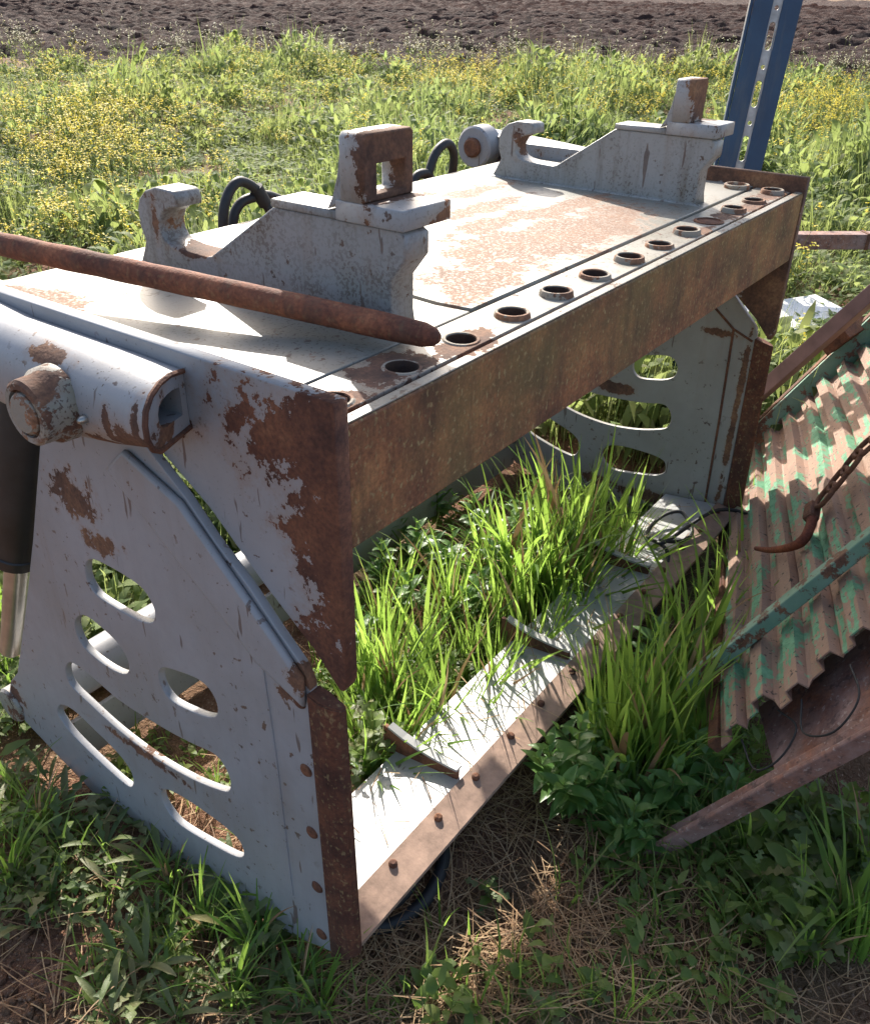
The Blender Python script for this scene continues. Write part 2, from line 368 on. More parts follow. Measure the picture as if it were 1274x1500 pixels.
def green_bar():
    t = NT('green_bar_paint'); n2 = t.noise(22, 7, .7)
    c = t.mix(t.step(n2, .52, .56), t.mix(t.step(t.noise(8, 4), .35, .65), (.12,.24,.16), (.20,.31,.24)), rust_color(t, (1,.85,.8), 1.1))
    t.put(t.b.inputs['Base Color'], c); t.b.inputs['Roughness'].default_value = .6; t.bump(t.noise(120, 4), .4, .003); return t.m
M['greenbar'] = green_bar()

M['grass'] = leaf_mat('grass_leaf', [(.05,.12,.025), (.08,.175,.035), (.12,.22,.045), (.19,.25,.075)], (.54,.80,.12), .55)
M['weed'] = leaf_mat('weed_leaf', [(.08,.13,.03), (.115,.17,.04), (.15,.20,.05), (.19,.215,.065)], (.40,.65,.10), .45)
M['rosette'] = leaf_mat('rosette_leaf', [(.085,.125,.045), (.12,.165,.055), (.155,.19,.065), (.165,.175,.075), (.21,.19,.08)], (.33,.48,.12), .35, rough=.5, vein=True)
M['nettle'] = leaf_mat('nettle_leaf', [(.075,.17,.045), (.105,.215,.055), (.145,.26,.07)], (.46,.72,.13), .42, rough=.4, spec=.5, vein=True)
M['field'] = leaf_mat('field_leaf', [(.085,.14,.05), (.13,.19,.07), (.17,.22,.09), (.25,.26,.14), (.15,.20,.11)], (.52,.64,.19), .45, patch=.2, spec=.12, rough=.7)
M['stem'] = leaf_mat('stem', [(.14,.20,.05), (.19,.23,.07), (.25,.24,.10)], (.45,.52,.12), .3)
M['petal'] = leaf_mat('yellow_petal', [(.72,.58,.04), (.78,.66,.08), (.80,.70,.22)], (.90,.80,.12), .4, rough=.6)
M['pale_petal'] = leaf_mat('pale_petal', [(.75,.72,.5), (.78,.76,.6)], (.85,.8,.5), .35, rough=.6)
M['straw'] = leaf_mat('dry_straw', [(.26,.14,.07), (.42,.26,.13), (.52,.36,.20), (.18,.10,.055), (.32,.19,.10)], (.5,.33,.15), .2, rough=.7)

# ------------------------------------------------------------------ ground and ploughed field (the setting)
def warp(n, near, far):
    u = np.linspace(-1, 1, n); return np.sign(u)*(np.abs(u)*near + np.abs(u)**7*far)
gx = warp(361, 9, 320)+.6; gy = warp(361, 9, 320)+.4
GX, GY = np.meshgrid(gx, gy); 
gf = (GX-CAM.x)*math.cos(YAW) + (GY-CAM.y)*math.sin(YAW); gr = (GX-CAM.x)*math.sin(YAW) - (GY-CAM.y)*math.cos(YAW)
GH = ground_z(GX, GY) - np.clip((gf - (20.6 - gr*.20))*.5, 0, .7)*(np.abs(gr) < 60)
g = grid_mesh('ground', GX, GY, GH, M['soil']); tag(g, 'reddish brown bare soil under the weeds and straw', kind='structure')
# the ploughed field starts about twenty metres from the tool
fdir = Vector((math.cos(YAW), math.sin(YAW), 0)); rdir = Vector((math.sin(YAW), -math.cos(YAW), 0))
pu = np.concatenate([np.linspace(-26, 28, 460)]); pv = np.concatenate([np.linspace(0, 45, 360), np.linspace(45.3, 95, 130), np.linspace(98, 200, 24)])
PU, PV = np.meshgrid(pu, pv)
PD = 19.6 - PU*.20 + PV
PX = CAM.x + fdir.x*PD + rdir.x*PU*(1+PV*.02); PY = CAM.y + fdir.y*PD + rdir.y*PU*(1+PV*.02)
clod = (fbm(PU*2.6, PV*2.6, 4, 11)-.47)*.95 + np.abs(fbm(PU*.9+4, PV*1.4, 3, 21)-.45)*.35 + .10*np.sin(PV*5.2+fbm(PU*.3, PV*.3, 2, 2)*6)
edge = np.clip(PV/1.2, 0, 1)
pf = grid_mesh('ploughed_field', PX, PY, GZ-.05 + edge*.16 + clod*.5*edge*(1+PV*.012), M['plough']); tag(pf, 'dark clodded soil of the ploughed field behind the weeds', kind='structure')

# ------------------------------------------------------------------ silage grab
grab = empty('silage_grab', (W/2, .4, GZ), 'rusty pale grey steel silage grab with slotted side plates, standing in weeds', 'silage grab')
box('front_beam', (0, 0, ZT-.178), (W, .024, ZT), M['beam'], grab, .003)
box('deck_lip', (0.001, .003, ZT+.0005), (W-.001, .021, ZT+.003), M['strip'], grab, .001)
SOCK = [.047 + .1455*k for k in range(13)]
strip = plate('front_strip', [(.002,.032), (W-.002,.032), (W-.002,.127), (.002,.127)], [circle(x, .066, .0245) for x in SOCK if abs(x-1.35) > .03], 'z', ZT-.016, ZT+.001, M['strip'], grab)
for k, x in enumerate(SOCK):
    if abs(x-1.35) < .03:      # this one is worn flat
        lathe('tine_socket', [(.034,-.001), (.035,.003), (.028,.005), (.027,.002), (0,.002)], (x, .072, ZT), (0,0,1), M['rust'], grab)
        continue
    h = (.010 if k > 2 else .003) + .002*math.sin(k*3.3)
    tk = lathe('tine_socket', [(.0310,0), (.0295,h-.002), (.028,h), (.0242,h), (.0232,h-.002), (.0232,-.10), (0,-.10)], (x, .066, ZT), (0.015*math.sin(k*2.1),0.02*math.cos(k*1.7),1), M['socket'], grab)
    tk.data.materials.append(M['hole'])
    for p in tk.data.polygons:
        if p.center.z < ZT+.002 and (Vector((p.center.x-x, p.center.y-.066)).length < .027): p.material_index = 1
lathe('tine_socket', [(.0345,0), (.034,.010), (.032,.012), (.0275,.012), (.0262,.009), (.0262,.001), (0,.001)], (1.795, .164, ZT+.001), (0,0,1), M['socket'], grab)
dk = plate('deck_plate', [(.002,.134), (.462,.134), (.455,.20), (.47,.35), (.466,D), (.002,D)], [], 'z', ZT-.014, ZT, M['deck'], grab)
plate('deck_plate', [(.468,.135), (W-.002,.136), (W-.002,D), (.472,D), (.476,.35), (.461,.20)], [], 'z', ZT-.014, ZT+.003, M['deck'], grab)
box('under_frame', (.03, .03, ZT-.06), (W-.03, D-.02, ZT-.02), M['dark_under'], grab)
box('back_beam', (.0, D-.03, ZT-.16), (W, D-.004, ZT-.016), M['beam'], grab)

GUS = [(-.003,ZT+.040), (-.003,.655), (.004,.640), (.012,.640), (.055,.690), (.155,.772), (.247,.857), (.333,.915), (.42,.955), (.60,.955), (.80,.99), (.93,1.01), (.95,1.05), (.93,ZT+.040)]
JAW = [(.279,.873), (.225,.818), (.162,.765), (.109,.709), (.062,.664), (.052,.639), (.046,.10), (.046,.012), (.10,-.012), (.22,-.05), (.34,-.075), (.55,-.085), (.75,-.065), (.88,-.02), (.994,.02), (1.04,.075), (1.01,.135), (.964,.184), (.856,.394), (.746,.618), (.629,.875), (.60,.925), (.52,.955), (.42,.957), (.357,.935)]
SL = [[(.582,.632),(.56,.65),(.525,.655),(.469,.654),(.425,.646),(.404,.618),(.408,.592),(.425,.576),(.467,.567),(.558,.568),(.584,.583),(.59,.606)],
 [(.666,.464),(.642,.491),(.613,.5),(.57,.492),(.531,.476),(.513,.447),(.52,.419),(.546,.402),(.597,.397),(.649,.407),(.668,.431)],
 [(.747,.304),(.724,.336),(.688,.343),(.633,.333),(.555,.320),(.431,.326),(.356,.336),(.306,.346),(.281,.336),(.268,.308),(.273,.276),(.297,.258),(.382,.233),(.487,.221),(.596,.228),(.686,.249),(.741,.268)],
 [(.824,.155),(.8,.181),(.754,.19),(.688,.173),(.625,.153),(.592,.131),(.583,.101),(.598,.068),(.628,.063),(.695,.075),(.783,.1),(.822,.13)],
 [(.423,.466),(.405,.488),(.363,.501),(.316,.510),(.288,.503),(.274,.479),(.278,.452),(.3,.434),(.34,.422),(.396,.415),(.421,.433)],
 [(.494,.11),(.474,.143),(.415,.158),(.338,.160),(.285,.155),(.263,.143),(.259,.113),(.283,.09),(.352,.073),(.444,.06),(.482,.079)]]
SLOTS = [smooth_closed(s, 4) for s in SL]
RIB = [(.447,.868), (.395,.915), (.279,.868), (.109,.705), (.058,.652), (.058,.60), (.15,.637), (.175,.66)]
def xr(a, b, side): return (a, b) if side == 0 else (W-b, W-a)
for side in (0, 1):
    sg = 1 if side == 0 else -1
    X = lambda v: v if side == 0 else W-v
    gm = M['gusset'] if side == 0 else M['gusset_far']; jm = M['jaw'] if side == 0 else M['jaw_far']
    plate('end_plate', GUS, [], 'x', *xr(-.025, -.0005, side), gm, grab)
    jp = plate('jaw_side_plate', JAW, SLOTS, 'x', *xr(-.042, -.027, side), jm, grab)
    jp['label'] = 'grey side plate of the jaw with curved slots'
    plate('stiffener', RIB, [], 'x', *xr(-.056, -.0425, side), jm, jp, bev=.006)
    tube('weld_bead', [(X(-.042), .15, .63), (X(-.042), .141, .45), (X(-.042), .134, .10)], .0028, jm, jp, 6)
    if side == 1:   # inside of the far plate: weld seam and lighter edge strip
        tube('weld_bead', [(X(-.027), .122, .64), (X(-.027), .112, .35), (X(-.027), .105, .03)], .004, M['rust'], jp, 6)
        tube('weld_bead', [(X(-.027), .20, .70), (X(-.027), .122, .64), (X(-.027), .06, .615)], .004, M['rust'], jp, 6)
    # riveted cutting blade on the leading edge
    bm = bmesh.new()
    prof = [(-.0505,.050), (-.0505,.028), (-.046,.010), (-.037,-.004), (-.026,-.006), (-.0215,.001), (-.0215,.030), (-.0215,.050)]
    lo = []; hi = []
    for (px_, py_) in prof:
        lo.append(bm.verts.new((X(px_), py_-.008, .012 + max(0, .03-py_)*1.0))); hi.append(bm.verts.new((X(px_), py_+.004, .622 + (.03-py_)*(-.25))))
    n = len(prof)
    for k in range(n): bm.faces.new((lo[k], lo[(k+1) % n], hi[(k+1) % n], hi[k]))
    bm.faces.new(lo[::-1]); bm.faces.new(hi)
    bmesh.ops.bevel(bm, geom=bm.edges[:], offset=.0025, segments=2, affect='EDGES')
    from_bm('cutting_blade', bm, M['blade'], jp)
    for z in (.594, .453, .311, .174, .045):
        lathe('rivet', [(0,.004), (.004,.004), (.0105,.0028), (.0125,0)], (X(-.0423), .076-.015*(.6-z), z), (-sg,0,0), M['rust'], jp, 14)
    # lug at the rear foot of the jaw, worn and rusty
    lathe('rear_lug', [(0,-.02), (.04,-.02), (.045,-.014), (.045,.014), (.04,.02), (0,.02)], (X(-.03), 1.035, .05), (1,0,0), M['boss'], jp, 20)

# jaw floor: white plate, bolted blade strip and ribs
def quadplate(name, pts, th, mat, parent):
    bm = bmesh.new(); v = [bm.verts.new(p) for p in pts]; f = bm.faces.new(v); r = bmesh.ops.extrude_face_region(bm, geom=[f])
    for e in r['geom']:
        if isinstance(e, bmesh.types.BMVert): e.co.z -= th
    return from_bm(name, bm, mat, parent)
fl = quadplate('jaw_floor', [(-.020,.052,.058), (W+.020,.052,.058), (W+.020,.24,.036), (-.020,.24,.036)], .014, M['floor'], grab)
fl['label'] = 'white floor plate of the jaw'
quadplate('floor_blade', [(-.020,-.004,.052), (W+.020,-.004,.052), (W+.020,.064,.0655), (-.020,.064,.0655)], .010, M['blade_flat'], fl)
for k in range(13):
    x = .138+.1395*k
    lathe('bolt', [(.0085,0), (.0092,.003), (.0085,.008), (.005,.0105), (0,.0105)], (x+.004*math.sin(k*2.7), .045+.003*math.cos(k*1.9), .0605), (.12*math.sin(k*5),-.15+.1*math.cos(k*3),1), M['rust'], fl, 10)
def curved_rib(x):
    # curved stiffening rib across the floor plate, lower in the middle
    top = [(.075,.078), (.10,.076), (.14,.075), (.18,.077), (.22,.083), (.26,.094), (.275,.095)]
    bot = [(.275,.02), (.075,.045)]
    plate('floor_rib', top+bot, [], 'x', x-.005, x+.005, M['rust'], fl, .001)
    bm = bmesh.new(); y0 = None
    a = [bm.verts.new((x-.007, y, z+.001)) for y, z in top[:-1]]; b = [bm.verts.new((x+.012, y, z+.001)) for y, z in top[:-1]]
    for k in range(len(a)-1): bm.faces.new((a[k], b[k], b[k+1], a[k+1]))
    r = bmesh.ops.extrude_face_region(bm, geom=bm.faces[:])
    for e in r['geom']:
        if isinstance(e, bmesh.types.BMVert): e.co.z += .006
    from_bm('rib_cap', bm, M['floor'], fl)
for x in (.395, .885, 1.36): curved_rib(x)
# tube linking the rear feet of both side plates
tube('rear_cross_tube', [(-.02, .93, .12), (W+.02, .93, .12)], .055, M['jaw'], grab, 20)
box('rear_web', (-.02, .84, -.04), (W+.02, .852, .08), M['jaw_far'], grab)

# lifting arms along both end plates
for side in (0, 1):
    X = lambda v: v if side == 0 else W-v
    sg = 1 if side == 0 else -1
    am = M['arm']
    bm = bmesh.new()
    def sect(y, zs=1.0, dz=0.0, lift=0.0):
        o = [(-.026,1.082), (-.06,1.094), (-.085,1.094), (-.108,1.084), (-.124,1.064), (-.130,1.040), (-.130,1.012), (-.122,.985), (-.105,.968), (-.026,.962)]
        zc = 1.082
        return [(X(x), y + (x+.026)*lift, zc+(z-zc)*zs+dz-.016) for x, z in o]
    def inner(y, lift=0.0, dz=0.0):
        o = [(-.040,1.056), (-.058,1.062), (-.072,1.062), (-.084,1.058), (-.094,1.049), (-.098,1.036), (-.098,1.018), (-.094,1.004), (-.085,.998), (-.040,.992)]
        return [(X(x), y + (x+.026)*lift, 1.082+(z-1.082)*(.62 if lift else .9)+dz-.016) for x, z in o]
    secs = [sect(.265, .66, -.002, .45), sect(.34, .86, 0, .2), sect(.42, 1.0), sect(.60, 1.0), sect(.85, .95, .02), sect(1.10, .9, .035)]
    rings = [[bm.verts.new(p) for p in s] for s in secs]; n = 10
    for a, b in zip(rings, rings[1:]):
        for k in range(n-1): bm.faces.new((a[k], a[k+1], b[k+1], b[k]))
    bm.faces.new(rings[-1])
    i0 = [bm.verts.new((p[0], p[1], p[2]-.004)) for p in inner(.265, .45)]; i1 = [bm.verts.new(p) for p in inner(.60)]
    for k in range(n): 
        if k < n-1: bm.faces.new((rings[0][k], i0[k], i0[k+1], rings[0][k+1]))
        bm.faces.new((i0[k], i1[k], i1[(k+1) % n], i0[(k+1) % n]))
    bm.faces.new(i1); bm.faces.new((rings[0][n-1], i0[n-1], i0[0], rings[0][0]))
    armo = from_bm('lift_arm', bm, am, grab); shade_auto(armo.data, 38)
    armo['label'] = 'rounded grey channel arm with an open rusty end'
    # rusty rim round the open end
    s = sect(.2645, .68, -.003, .45); tube('weld_rim', [s[k] for k in range(n)], .004, M['rust'], armo, 6)
    # pivot boss and pin
    lathe('pivot_boss', [(.054,-.005), (.053,.016), (.047,.024), (.046,.046), (.042,.050), (.034,.050), (.034,.042), (0,.042)], (X(-.126), .412, 1.012), (-sg,0,0), M['boss'], armo, 28)
    lathe('pivot_pin', [(.029,0), (.029,.008), (.025,.013), (.011,.015), (0,.013)], (X(-.168), .412, 1.012), (-sg,0,0), M['socket'], armo, 20)
    lathe('grease_nipple', [(.006,0), (.006,.008), (.0035,.012), (0,.014)], (X(-.130), .345, 1.008), (-sg,0,0), M['chrome'], armo, 10)
    # rear end of the arm: round eye with its pin
    xe = -.05 if side == 0 else W
    lathe('rear_eye', [(0,-.05), (.058,-.05), (.064,-.044), (.064,.02), (.058,.026), (0,.026)], (xe, 1.045, 1.062), (-1,0,0), am, armo, 30)
    lathe('pivot_pin', [(.03,0), (.03,.012), (.024,.018), (0,.018)], (xe-.025, 1.045, 1.062), (-1,0,0), M['rust'], armo, 18)
    # cylinder: black barrel and bright rod, from the arm pin down to the foot of the jaw
    a = Vector((X(-.012), .665, .965)); b = Vector((X(-.012), .878, .525)); c = Vector((X(-.012), 1.03, .20))
    d = (b-a).normalized()
    cy = tube('cylinder_barrel', [a, a+d*.004, b-d*.03, b-d*.028, b-d*.002, b], [.052,.055,.055,.058,.058,.052], M['cyl'], grab, 26)
    tube('cylinder_rod', [b-d*.01, c], .024, M['chrome'], cy, 18)

# the two mounting brackets
HOOK = [(.765,ZT-.002), (.748,1.075), (.735,1.100), (.744,1.124), (.745,1.155), (.737,1.174), (.718,1.190), (.690,1.199), (.648,1.198), (.638,1.194), (.635,1.172), (.648,1.170), (.664,1.165), (.680,1.155), (.689,1.140), (.689,1.124), (.680,1.110), (.663,1.103), (.640,1.100), (.571,1.098), (.560,1.101), (.400,1.2055), (.150,1.2055), (.137,1.198), (.137,1.166), (.165,1.130), (.165,1.075), (.160,ZT-.002)]
def bracket(x0, x1, mat, tall):
    br = plate('mounting_bracket', HOOK, [], 'x', x0, x1, mat, grab, .003)
    br['label'] = 'thick hooked mounting bracket welded on the deck'
    # weld fillet along the foot
    pts = [(x0-.003, .15, ZT), (x0-.003, .30, ZT+.001), (x0-.003, .50, ZT), (x0-.003, .76, ZT)]
    tube('weld_fillet', pts, .007, mat, br, 8)
    plate('cap_plate', [(x0-.004,.262), (x1+.012,.262), (x1+.012,.40), (x0-.004,.40)], [], 'z', 1.206, 1.219, mat, br)
    plate('ledge_plate', [(x0-.008,.135), (x1+.050,.135), (x1+.050,.170), (x1+.053,.262), (x0-.008,.2615)], [], 'z', 1.2062, 1.236, M['lug'], br, .002)
    # upright lug with a square eye
    if tall:
        lug = plate('eye_lug', [(x0-.008,1.2365), (x1+.050,1.2365), (x1+.050,1.325), (x1+.044,1.330), (x0-.002,1.330), (x0-.008,1.322)], [[(x0+.022,1.246), (x1+.030,1.246), (x1+.030,1.288), (x0+.022,1.288)]], 'y', .205, .252, M['lug'], br, .003)
    else:
        lug = plate('eye_lug', [(x0-.008,1.2365), (x1+.014,1.2365), (x1+.020,1.320), (x1+.014,1.330), (x0-.002,1.330), (x0-.008,1.322)], [], 'y', .205, .252, M['lug'], br, .003)
    plate('lug_foot', [(.2515,1.2365), (.280,1.2195), (.268,1.24), (.258,1.27), (.2525,1.30)], [], 'x', x0-.006, x0+.03, mat, lug, .001)
    return br
bracket(.292, .350, M['bracket'], True)
bracket(1.498, 1.556, M['bracket_far'], False)

# hydraulic hoses behind the deck
def arc_hose(p0, p1, top, name='hose', r=.011):
    pts = []
    for k in range(17):
        t = k/16; q = Vector(p0).lerp(Vector(p1), t); q.z += (top)*4*t*(1-t); pts.append(q)
    return tube(name, pts, r, M['rubber'], grab, 12)
def spline(pts, k=8):
    P = [Vector(p) for p in pts]; P = [P[0]*2-P[1]] + P + [P[-1]*2-P[-2]]; out = []
    for i in range(1, len(P)-2):
        p0, p1, p2, p3 = P[i-1:i+3]
        for s in range(k):
            t = s/k; out.append(0.5*((2*p1)+(p2-p0)*t+(2*p0-5*p1+4*p2-p3)*t*t+(3*p1-p0-3*p2+p3)*t**3))
    out.append(P[-2]); return out
tube('hose', spline([(.66,.95,.90), (.665,.95,1.03), (.685,.95,1.09), (.725,.95,1.118), (.775,.95,1.095), (.80,.95,1.06), (.815,.93,1.02), (.83,.90,.98)]), .0115, M['rubber'], grab, 12)
tube('hose', spline([(.70,.96,.95), (.71,.965,1.03), (.735,.965,1.065), (.775,.96,1.075), (.83,.96,1.07), (.90,.97,1.03), (.92,.97,.95)]), .0115, M['rubber'], grab, 12)
tube('hose_collar', [(.778,.953,1.098), (.800,.949,1.058)], .017, M['rubber'], grab, 12)
tube('hose', spline([(1.44,.95,.95), (1.45,.95,1.03), (1.49,.95,1.095), (1.545,.95,1.113), (1.585,.955,1.08), (1.60,.97,1.02), (1.61,1.0,.95)]), .013, M['rubber'], grab, 12)
tube('hose', spline([(1.36,.94,.96), (1.385,.95,1.03), (1.42,.95,1.045), (1.46,.95,1.03), (1.48,.95,.96)]), .013, M['rubber'], grab, 12)
plate('rear_lug', smooth_closed([(.98,1.0), (.98,1.10), (1.02,1.135), (1.08,1.12), (1.12,1.05), (1.1,.98)], 4), [], 'x', .10, .13, M['arm'], grab)
box('rear_lug_foot', (.095, .86, .96), (.135, 1.03, 1.02), M['arm'], grab)
for x in (.66, .92, 1.36, 1.61):
    box('hose_block', (x-.03, .868, .92), (x+.03, 1.02, .965), M['rust'], grab)

# ------------------------------------------------------------------ loose things on and round the grab
P0 = Vector((.254, .046, 1.078)); P1 = Vector((.068, .835, 1.124)); dv = (P1-P0); Pend = P0 + dv*1.55
tt = [0, .006, .02, .05] + [.05+.95*k/36 for k in range(1, 37)]
pts = [P0 + (Pend-P0)*t + Vector((math.sin(t*7)*.0022, 0, math.sin(t*5+1)*.0012)) for t in tt]
tube('tine_rod', pts, [.006, .013, .0178, .0192] + [.0198 + .0006*math.sin(k*1.9) + .0005*math.sin(k*4.3) for k in range(1, 37)], M['rod'], None, 22)
rod = bpy.data.objects['tine_rod']; tag(rod, 'long rusty round steel tine with a blunt end, laid across the deck', 'steel rod')

# green corrugated tray leaning beside the grab
N0 = Vector((.784,-.446,.300)); U = Vector((.94294,.31384,-.11121)); V = Vector((.26398,-.50110,.82414)); NW = Vector((-.20292,.80647,.55536))
def tr(u, v, w): return N0 + U*u + V*v + NW*w
tray = empty('corrugated_tray', (1.35, -.35, GZ), 'rusty corrugated steel tray with flaking green paint, leaning beside the grab', 'metal tray')
def corrugated():
    pitch = .082; bm = bmesh.new(); v0, v1 = -.19, .90; rows = []
    us = [0, .02, .12, .24, .37, .5, .7, .9, 1.1, 1.3, 1.5, 1.66]
    prof = [(0,0), (.028,.001), (.034,.023), (.068,.024), (.075,.0005)]
    n = int((v1-v0)/pitch)
    for u in us:
        r = []
        for k in range(n):
            off = .018*math.sin(k*2.3) if u < .03 else 0.0
            for (dv_, w_) in prof:
                r.append(bm.verts.new(tr(u+off, v0+k*pitch+dv_, w_*(1+.12*math.sin(k*2.9)) - .012 + .006*math.sin(k*1.7+u*3) + .004*math.sin(u*7+k*.6))))
        rows.append(r)
    for a, b in zip(rows, rows[1:]):
        for k in range(len(a)-1): bm.faces.new((a[k], a[k+1], b[k+1], b[k]))
    o = from_bm('corrugated_sheet', bm, M['green'], tray)
    md = o.modifiers.new('thickness', 'SOLIDIFY'); md.thickness = .004
    return o
corrugated()
bar('cross_bar', tr(.245,-.26,.040), tr(.245,.9,.040), .034, .034, M['greenbar'], tray, NW)
bar('side_rail', tr(.02,-.205,-.015), tr(1.66,-.205,-.015), .03, .03, M['rust'], tray, NW)
bar('edge_bar', tr(1.66,-.34,.02), tr(1.66,.9,.02), .016, .075, M['greenbar'], tray, NW)
bar('edge_bar', tr(1.69,-.30,.055), tr(1.69,.9,.055), .035, .010, M['rust'], tray, NW)
bar('end_bracket', tr(1.58,.40,.10), tr(1.72,.46,.05), .10, .05, M['rust'], tray, NW)
bar('back_brace', tr(.5,-.46,-.10), tr(.5,.9,-.06), .05, .05, M['rust'], tray, NW)
bar('back_brace', tr(1.3,-.30,-.10), tr(1.3,.9,-.06), .05, .05, M['rust'], tray, NW)
for u in (.5, 1.3):
    q = tr(u, .85, -.07); bar('prop_leg', q, (q.x+.25, q.y-.30, GZ-.02), .05, .05, M['rust'], tray, (1,0,0))
bm = bmesh.new()
c = [(-.13,-.10,-.075), (.14,-.13,-.06), (.14,.9,-.06), (-.24,.9,-.075)]
f = bm.faces.new([bm.verts.new(tr(*q)) for q in c]); r = bmesh.ops.extrude_face_region(bm, geom=[f])
for e in r['geom']:
    if isinstance(e, bmesh.types.BMVert): e.co -= NW*.006
from_bm('base_sheet', bm, M['mauve'], tray)
a = Vector((.555,-.285,-.105)); b = Vector((.640,-.650,.450)); dvec = (b-a).normalized()
bar('front_rail', a, b+dvec*.5, .012, .046, M['mauve'], tray, (-.4,.3,1))
bar('front_rail_lip', a+Vector((.02,.012,-.008)), b+dvec*.5+Vector((.02,.012,-.008)), .040, .008, M['mauve'], tray, (-.4,.3,1))
# wire loops hanging under the corrugated end
for (pts) in ([(-.02,.02,-.02), (-.09,.0,-.04), (-.13,.06,-.05), (-.10,.13,-.04), (-.02,.14,-.02)], [(-.01,-.14,-.02), (-.09,-.13,-.045), (-.10,-.07,-.05), (-.05,-.02,-.045), (.0,-.04,-.02)]):
    tube('wire_loop', spline([tr(*q) for q in pts]), .0022, M['rubber'], tray, 6)

# chain with a hook lying on the tray
chain = empty('chain', tr(.60,.10,.03), 'rusty chain with an open hook lying on the corrugated tray', 'chain')
hk = spline([tr(.70,-.035,.030), tr(.60,.02,.034), tr(.515,.088,.036), tr(.505,.125,.036), tr(.545,.150,.038), tr(.575,.158,.040)], 6)
nh = len(hk); tube('hook', hk, [.006+.0065*min(1, k/(nh*.5)) for k in range(nh)], rusty('hook_rust', (1.1,.6,.5), .9), chain, 12)
box_bm = bmesh.new(); bm_bar(box_bm, tr(.565,.152,.040), tr(.625,.172,.045), .032, .034, NW, .009); from_bm('shackle', box_bm, M['rust'], chain)
def torus_link(c, d, nrm, L=.070, Wd=.054, r=.0064):
    d = Vector(d).normalized(); nrm = Vector(nrm); nrm = (nrm - d*nrm.dot(d)).normalized(); s = d.cross(nrm); h = (L-Wd)/2; pts = []
    for k in range(24):
        a = 2*math.pi*k/24; pts.append(Vector(c) + d*((h if math.cos(a) > 0 else -h) + math.cos(a)*Wd/2) + s*math.sin(a)*Wd/2)
    bm = bmesh.new(); pts.append(pts[0]); pts.append(pts[1]); bm_tube(bm, pts, r, 8, False)
    o = from_bm('link', bm, M['rust'], chain); shade_auto(o.data, 50)
cp = spline([tr(.615,.168,.045), tr(.60,.205,.05), tr(.605,.255,.058), tr(.61,.305,.066), tr(.62,.36,.072), tr(.64,.50,.062), tr(.66,.70,.055)], 14)
acc = 0; k = 0; prev = cp[0]
for i in range(1, len(cp)):
    acc += (cp[i]-prev).length; prev = cp[i]
    if acc >= .048:
        acc = 0; d = cp[i]-cp[i-1]
        torus_link(cp[i], d, NW if k % 2 else NW.cross(d)+NW*.35); k += 1

# other steel lying about
o = bar('square_bar', (2.229,.375,-.09), (2.262,-.36,1.0), .048, .048, M['barmauve'], None, (-1,.2,.3)); tag(o, 'mauve primed square steel bar propped beside the corrugated tray', 'steel bar')
bm = bmesh.new(); q0 = at(1150, 352, .28); q1 = at(1420, 352, .28)
bm_bar(bm, q0 + (q0-q1)*.15, q1, .09, .085); o = empty('steel_trestle', ((q0.x+q1.x)/2, (q0.y+q1.y)/2, GZ), 'low rusty steel beam on short legs among weeds behind the grab', 'steel beam')
from_bm('beam', bm, M['mauve'], o); qm = q0.lerp(q1, .42)
bar('joint_plate', qm + Vector((0,0,-.046)), qm + Vector((0,0,.048)), .10, .02, M['rust'], o, (q1-q0))
for t in (-.05, .8):
    q = q0.lerp(q1, t); bar('leg', (q.x, q.y, GZ-.03), (q.x, q.y, .236), .05, .05, M['rust'], o, (1,0,0))
bc = Vector((4.28,.55,-.02)); bm = bmesh.new(); bm_box(bm, (-.36,-.17,-.012), (.36,.17,.012), .003)
bm.transform(Matrix.Translation(bc) @ Matrix.Rotation(R(-28), 4, 'Z') @ Matrix.Rotation(R(6), 4, 'X'))
o = from_bm('white_board', bm, M['white_board']); tag(o, 'pale flat board lying in the weeds behind the grab', 'board')

# blue upright with a row of slots
PB = CAM + (fwd*FPX + rt*(1086-637) + up*(750-240)).normalized()*3.55
post = empty('blue_post', (PB.x-.0, PB.y, GZ), 'tall blue steel upright with a row of oval slots, rising behind the grab', 'post')
lean = (rt0*.055 + Vector((0,0,1))).normalized()
s_ = (rt0*1.0 - fdir*.25).normalized(); s_ = (s_ - lean*s_.dot(lean)).normalized(); n_ = lean.cross(s_)   # s_ to the right, n_ towards the back or front
base = PB + lean*((GZ-.05-PB.z)/lean.z); H = 2.9
def pbox(name, s0, s1, n0, n1, h0, h1, mat, bev=.003):
    bm = bmesh.new(); bm_box(bm, (s0, n0, h0), (s1, n1, h1), bev)
    Mx = Matrix((s_, n_, lean)).transposed().to_4x4(); Mx.translation = base; bm.transform(Mx); return from_bm(name, bm, mat, post)
pbox('side_plate', -.080, -.020, -.006, .006, 0, H, M['blue'])
pbox('side_plate', .010, .070, -.006, .006, 0, H, M['blue'])
pbox('flange', -.092, -.0805, .0, .09, 0, H, M['blue'])
pbox('flange', .058, .0695, .0065, .09, 0, H, M['blue'])
outl = [(-.0215,0), (.0115,0), (.0115,H), (-.0215,H)]; ho = []
zz = .06
while zz < H-.15:
    ho.append([(-.005+.010*math.cos(a_), zz+.045+(.030 if math.sin(a_) > 0 else -.030)+.012*math.sin(a_)) for a_ in [2*math.pi*k/16 for k in range(16)]])
    ho.append(circle(-.005, zz+.128, .007, 12)); zz += .175
wb = plate('slotted_web', outl, ho, 'y', -.004, .004, M['bluegrey'], post, .001)
Mx = Matrix((s_, n_, lean)).transposed().to_4x4(); Mx.translation = base + n_*.012; wb.data.transform(Mx)
pbox('foot_plate', -.13, .11, -.06, .14, .0, .012, M['blue'])

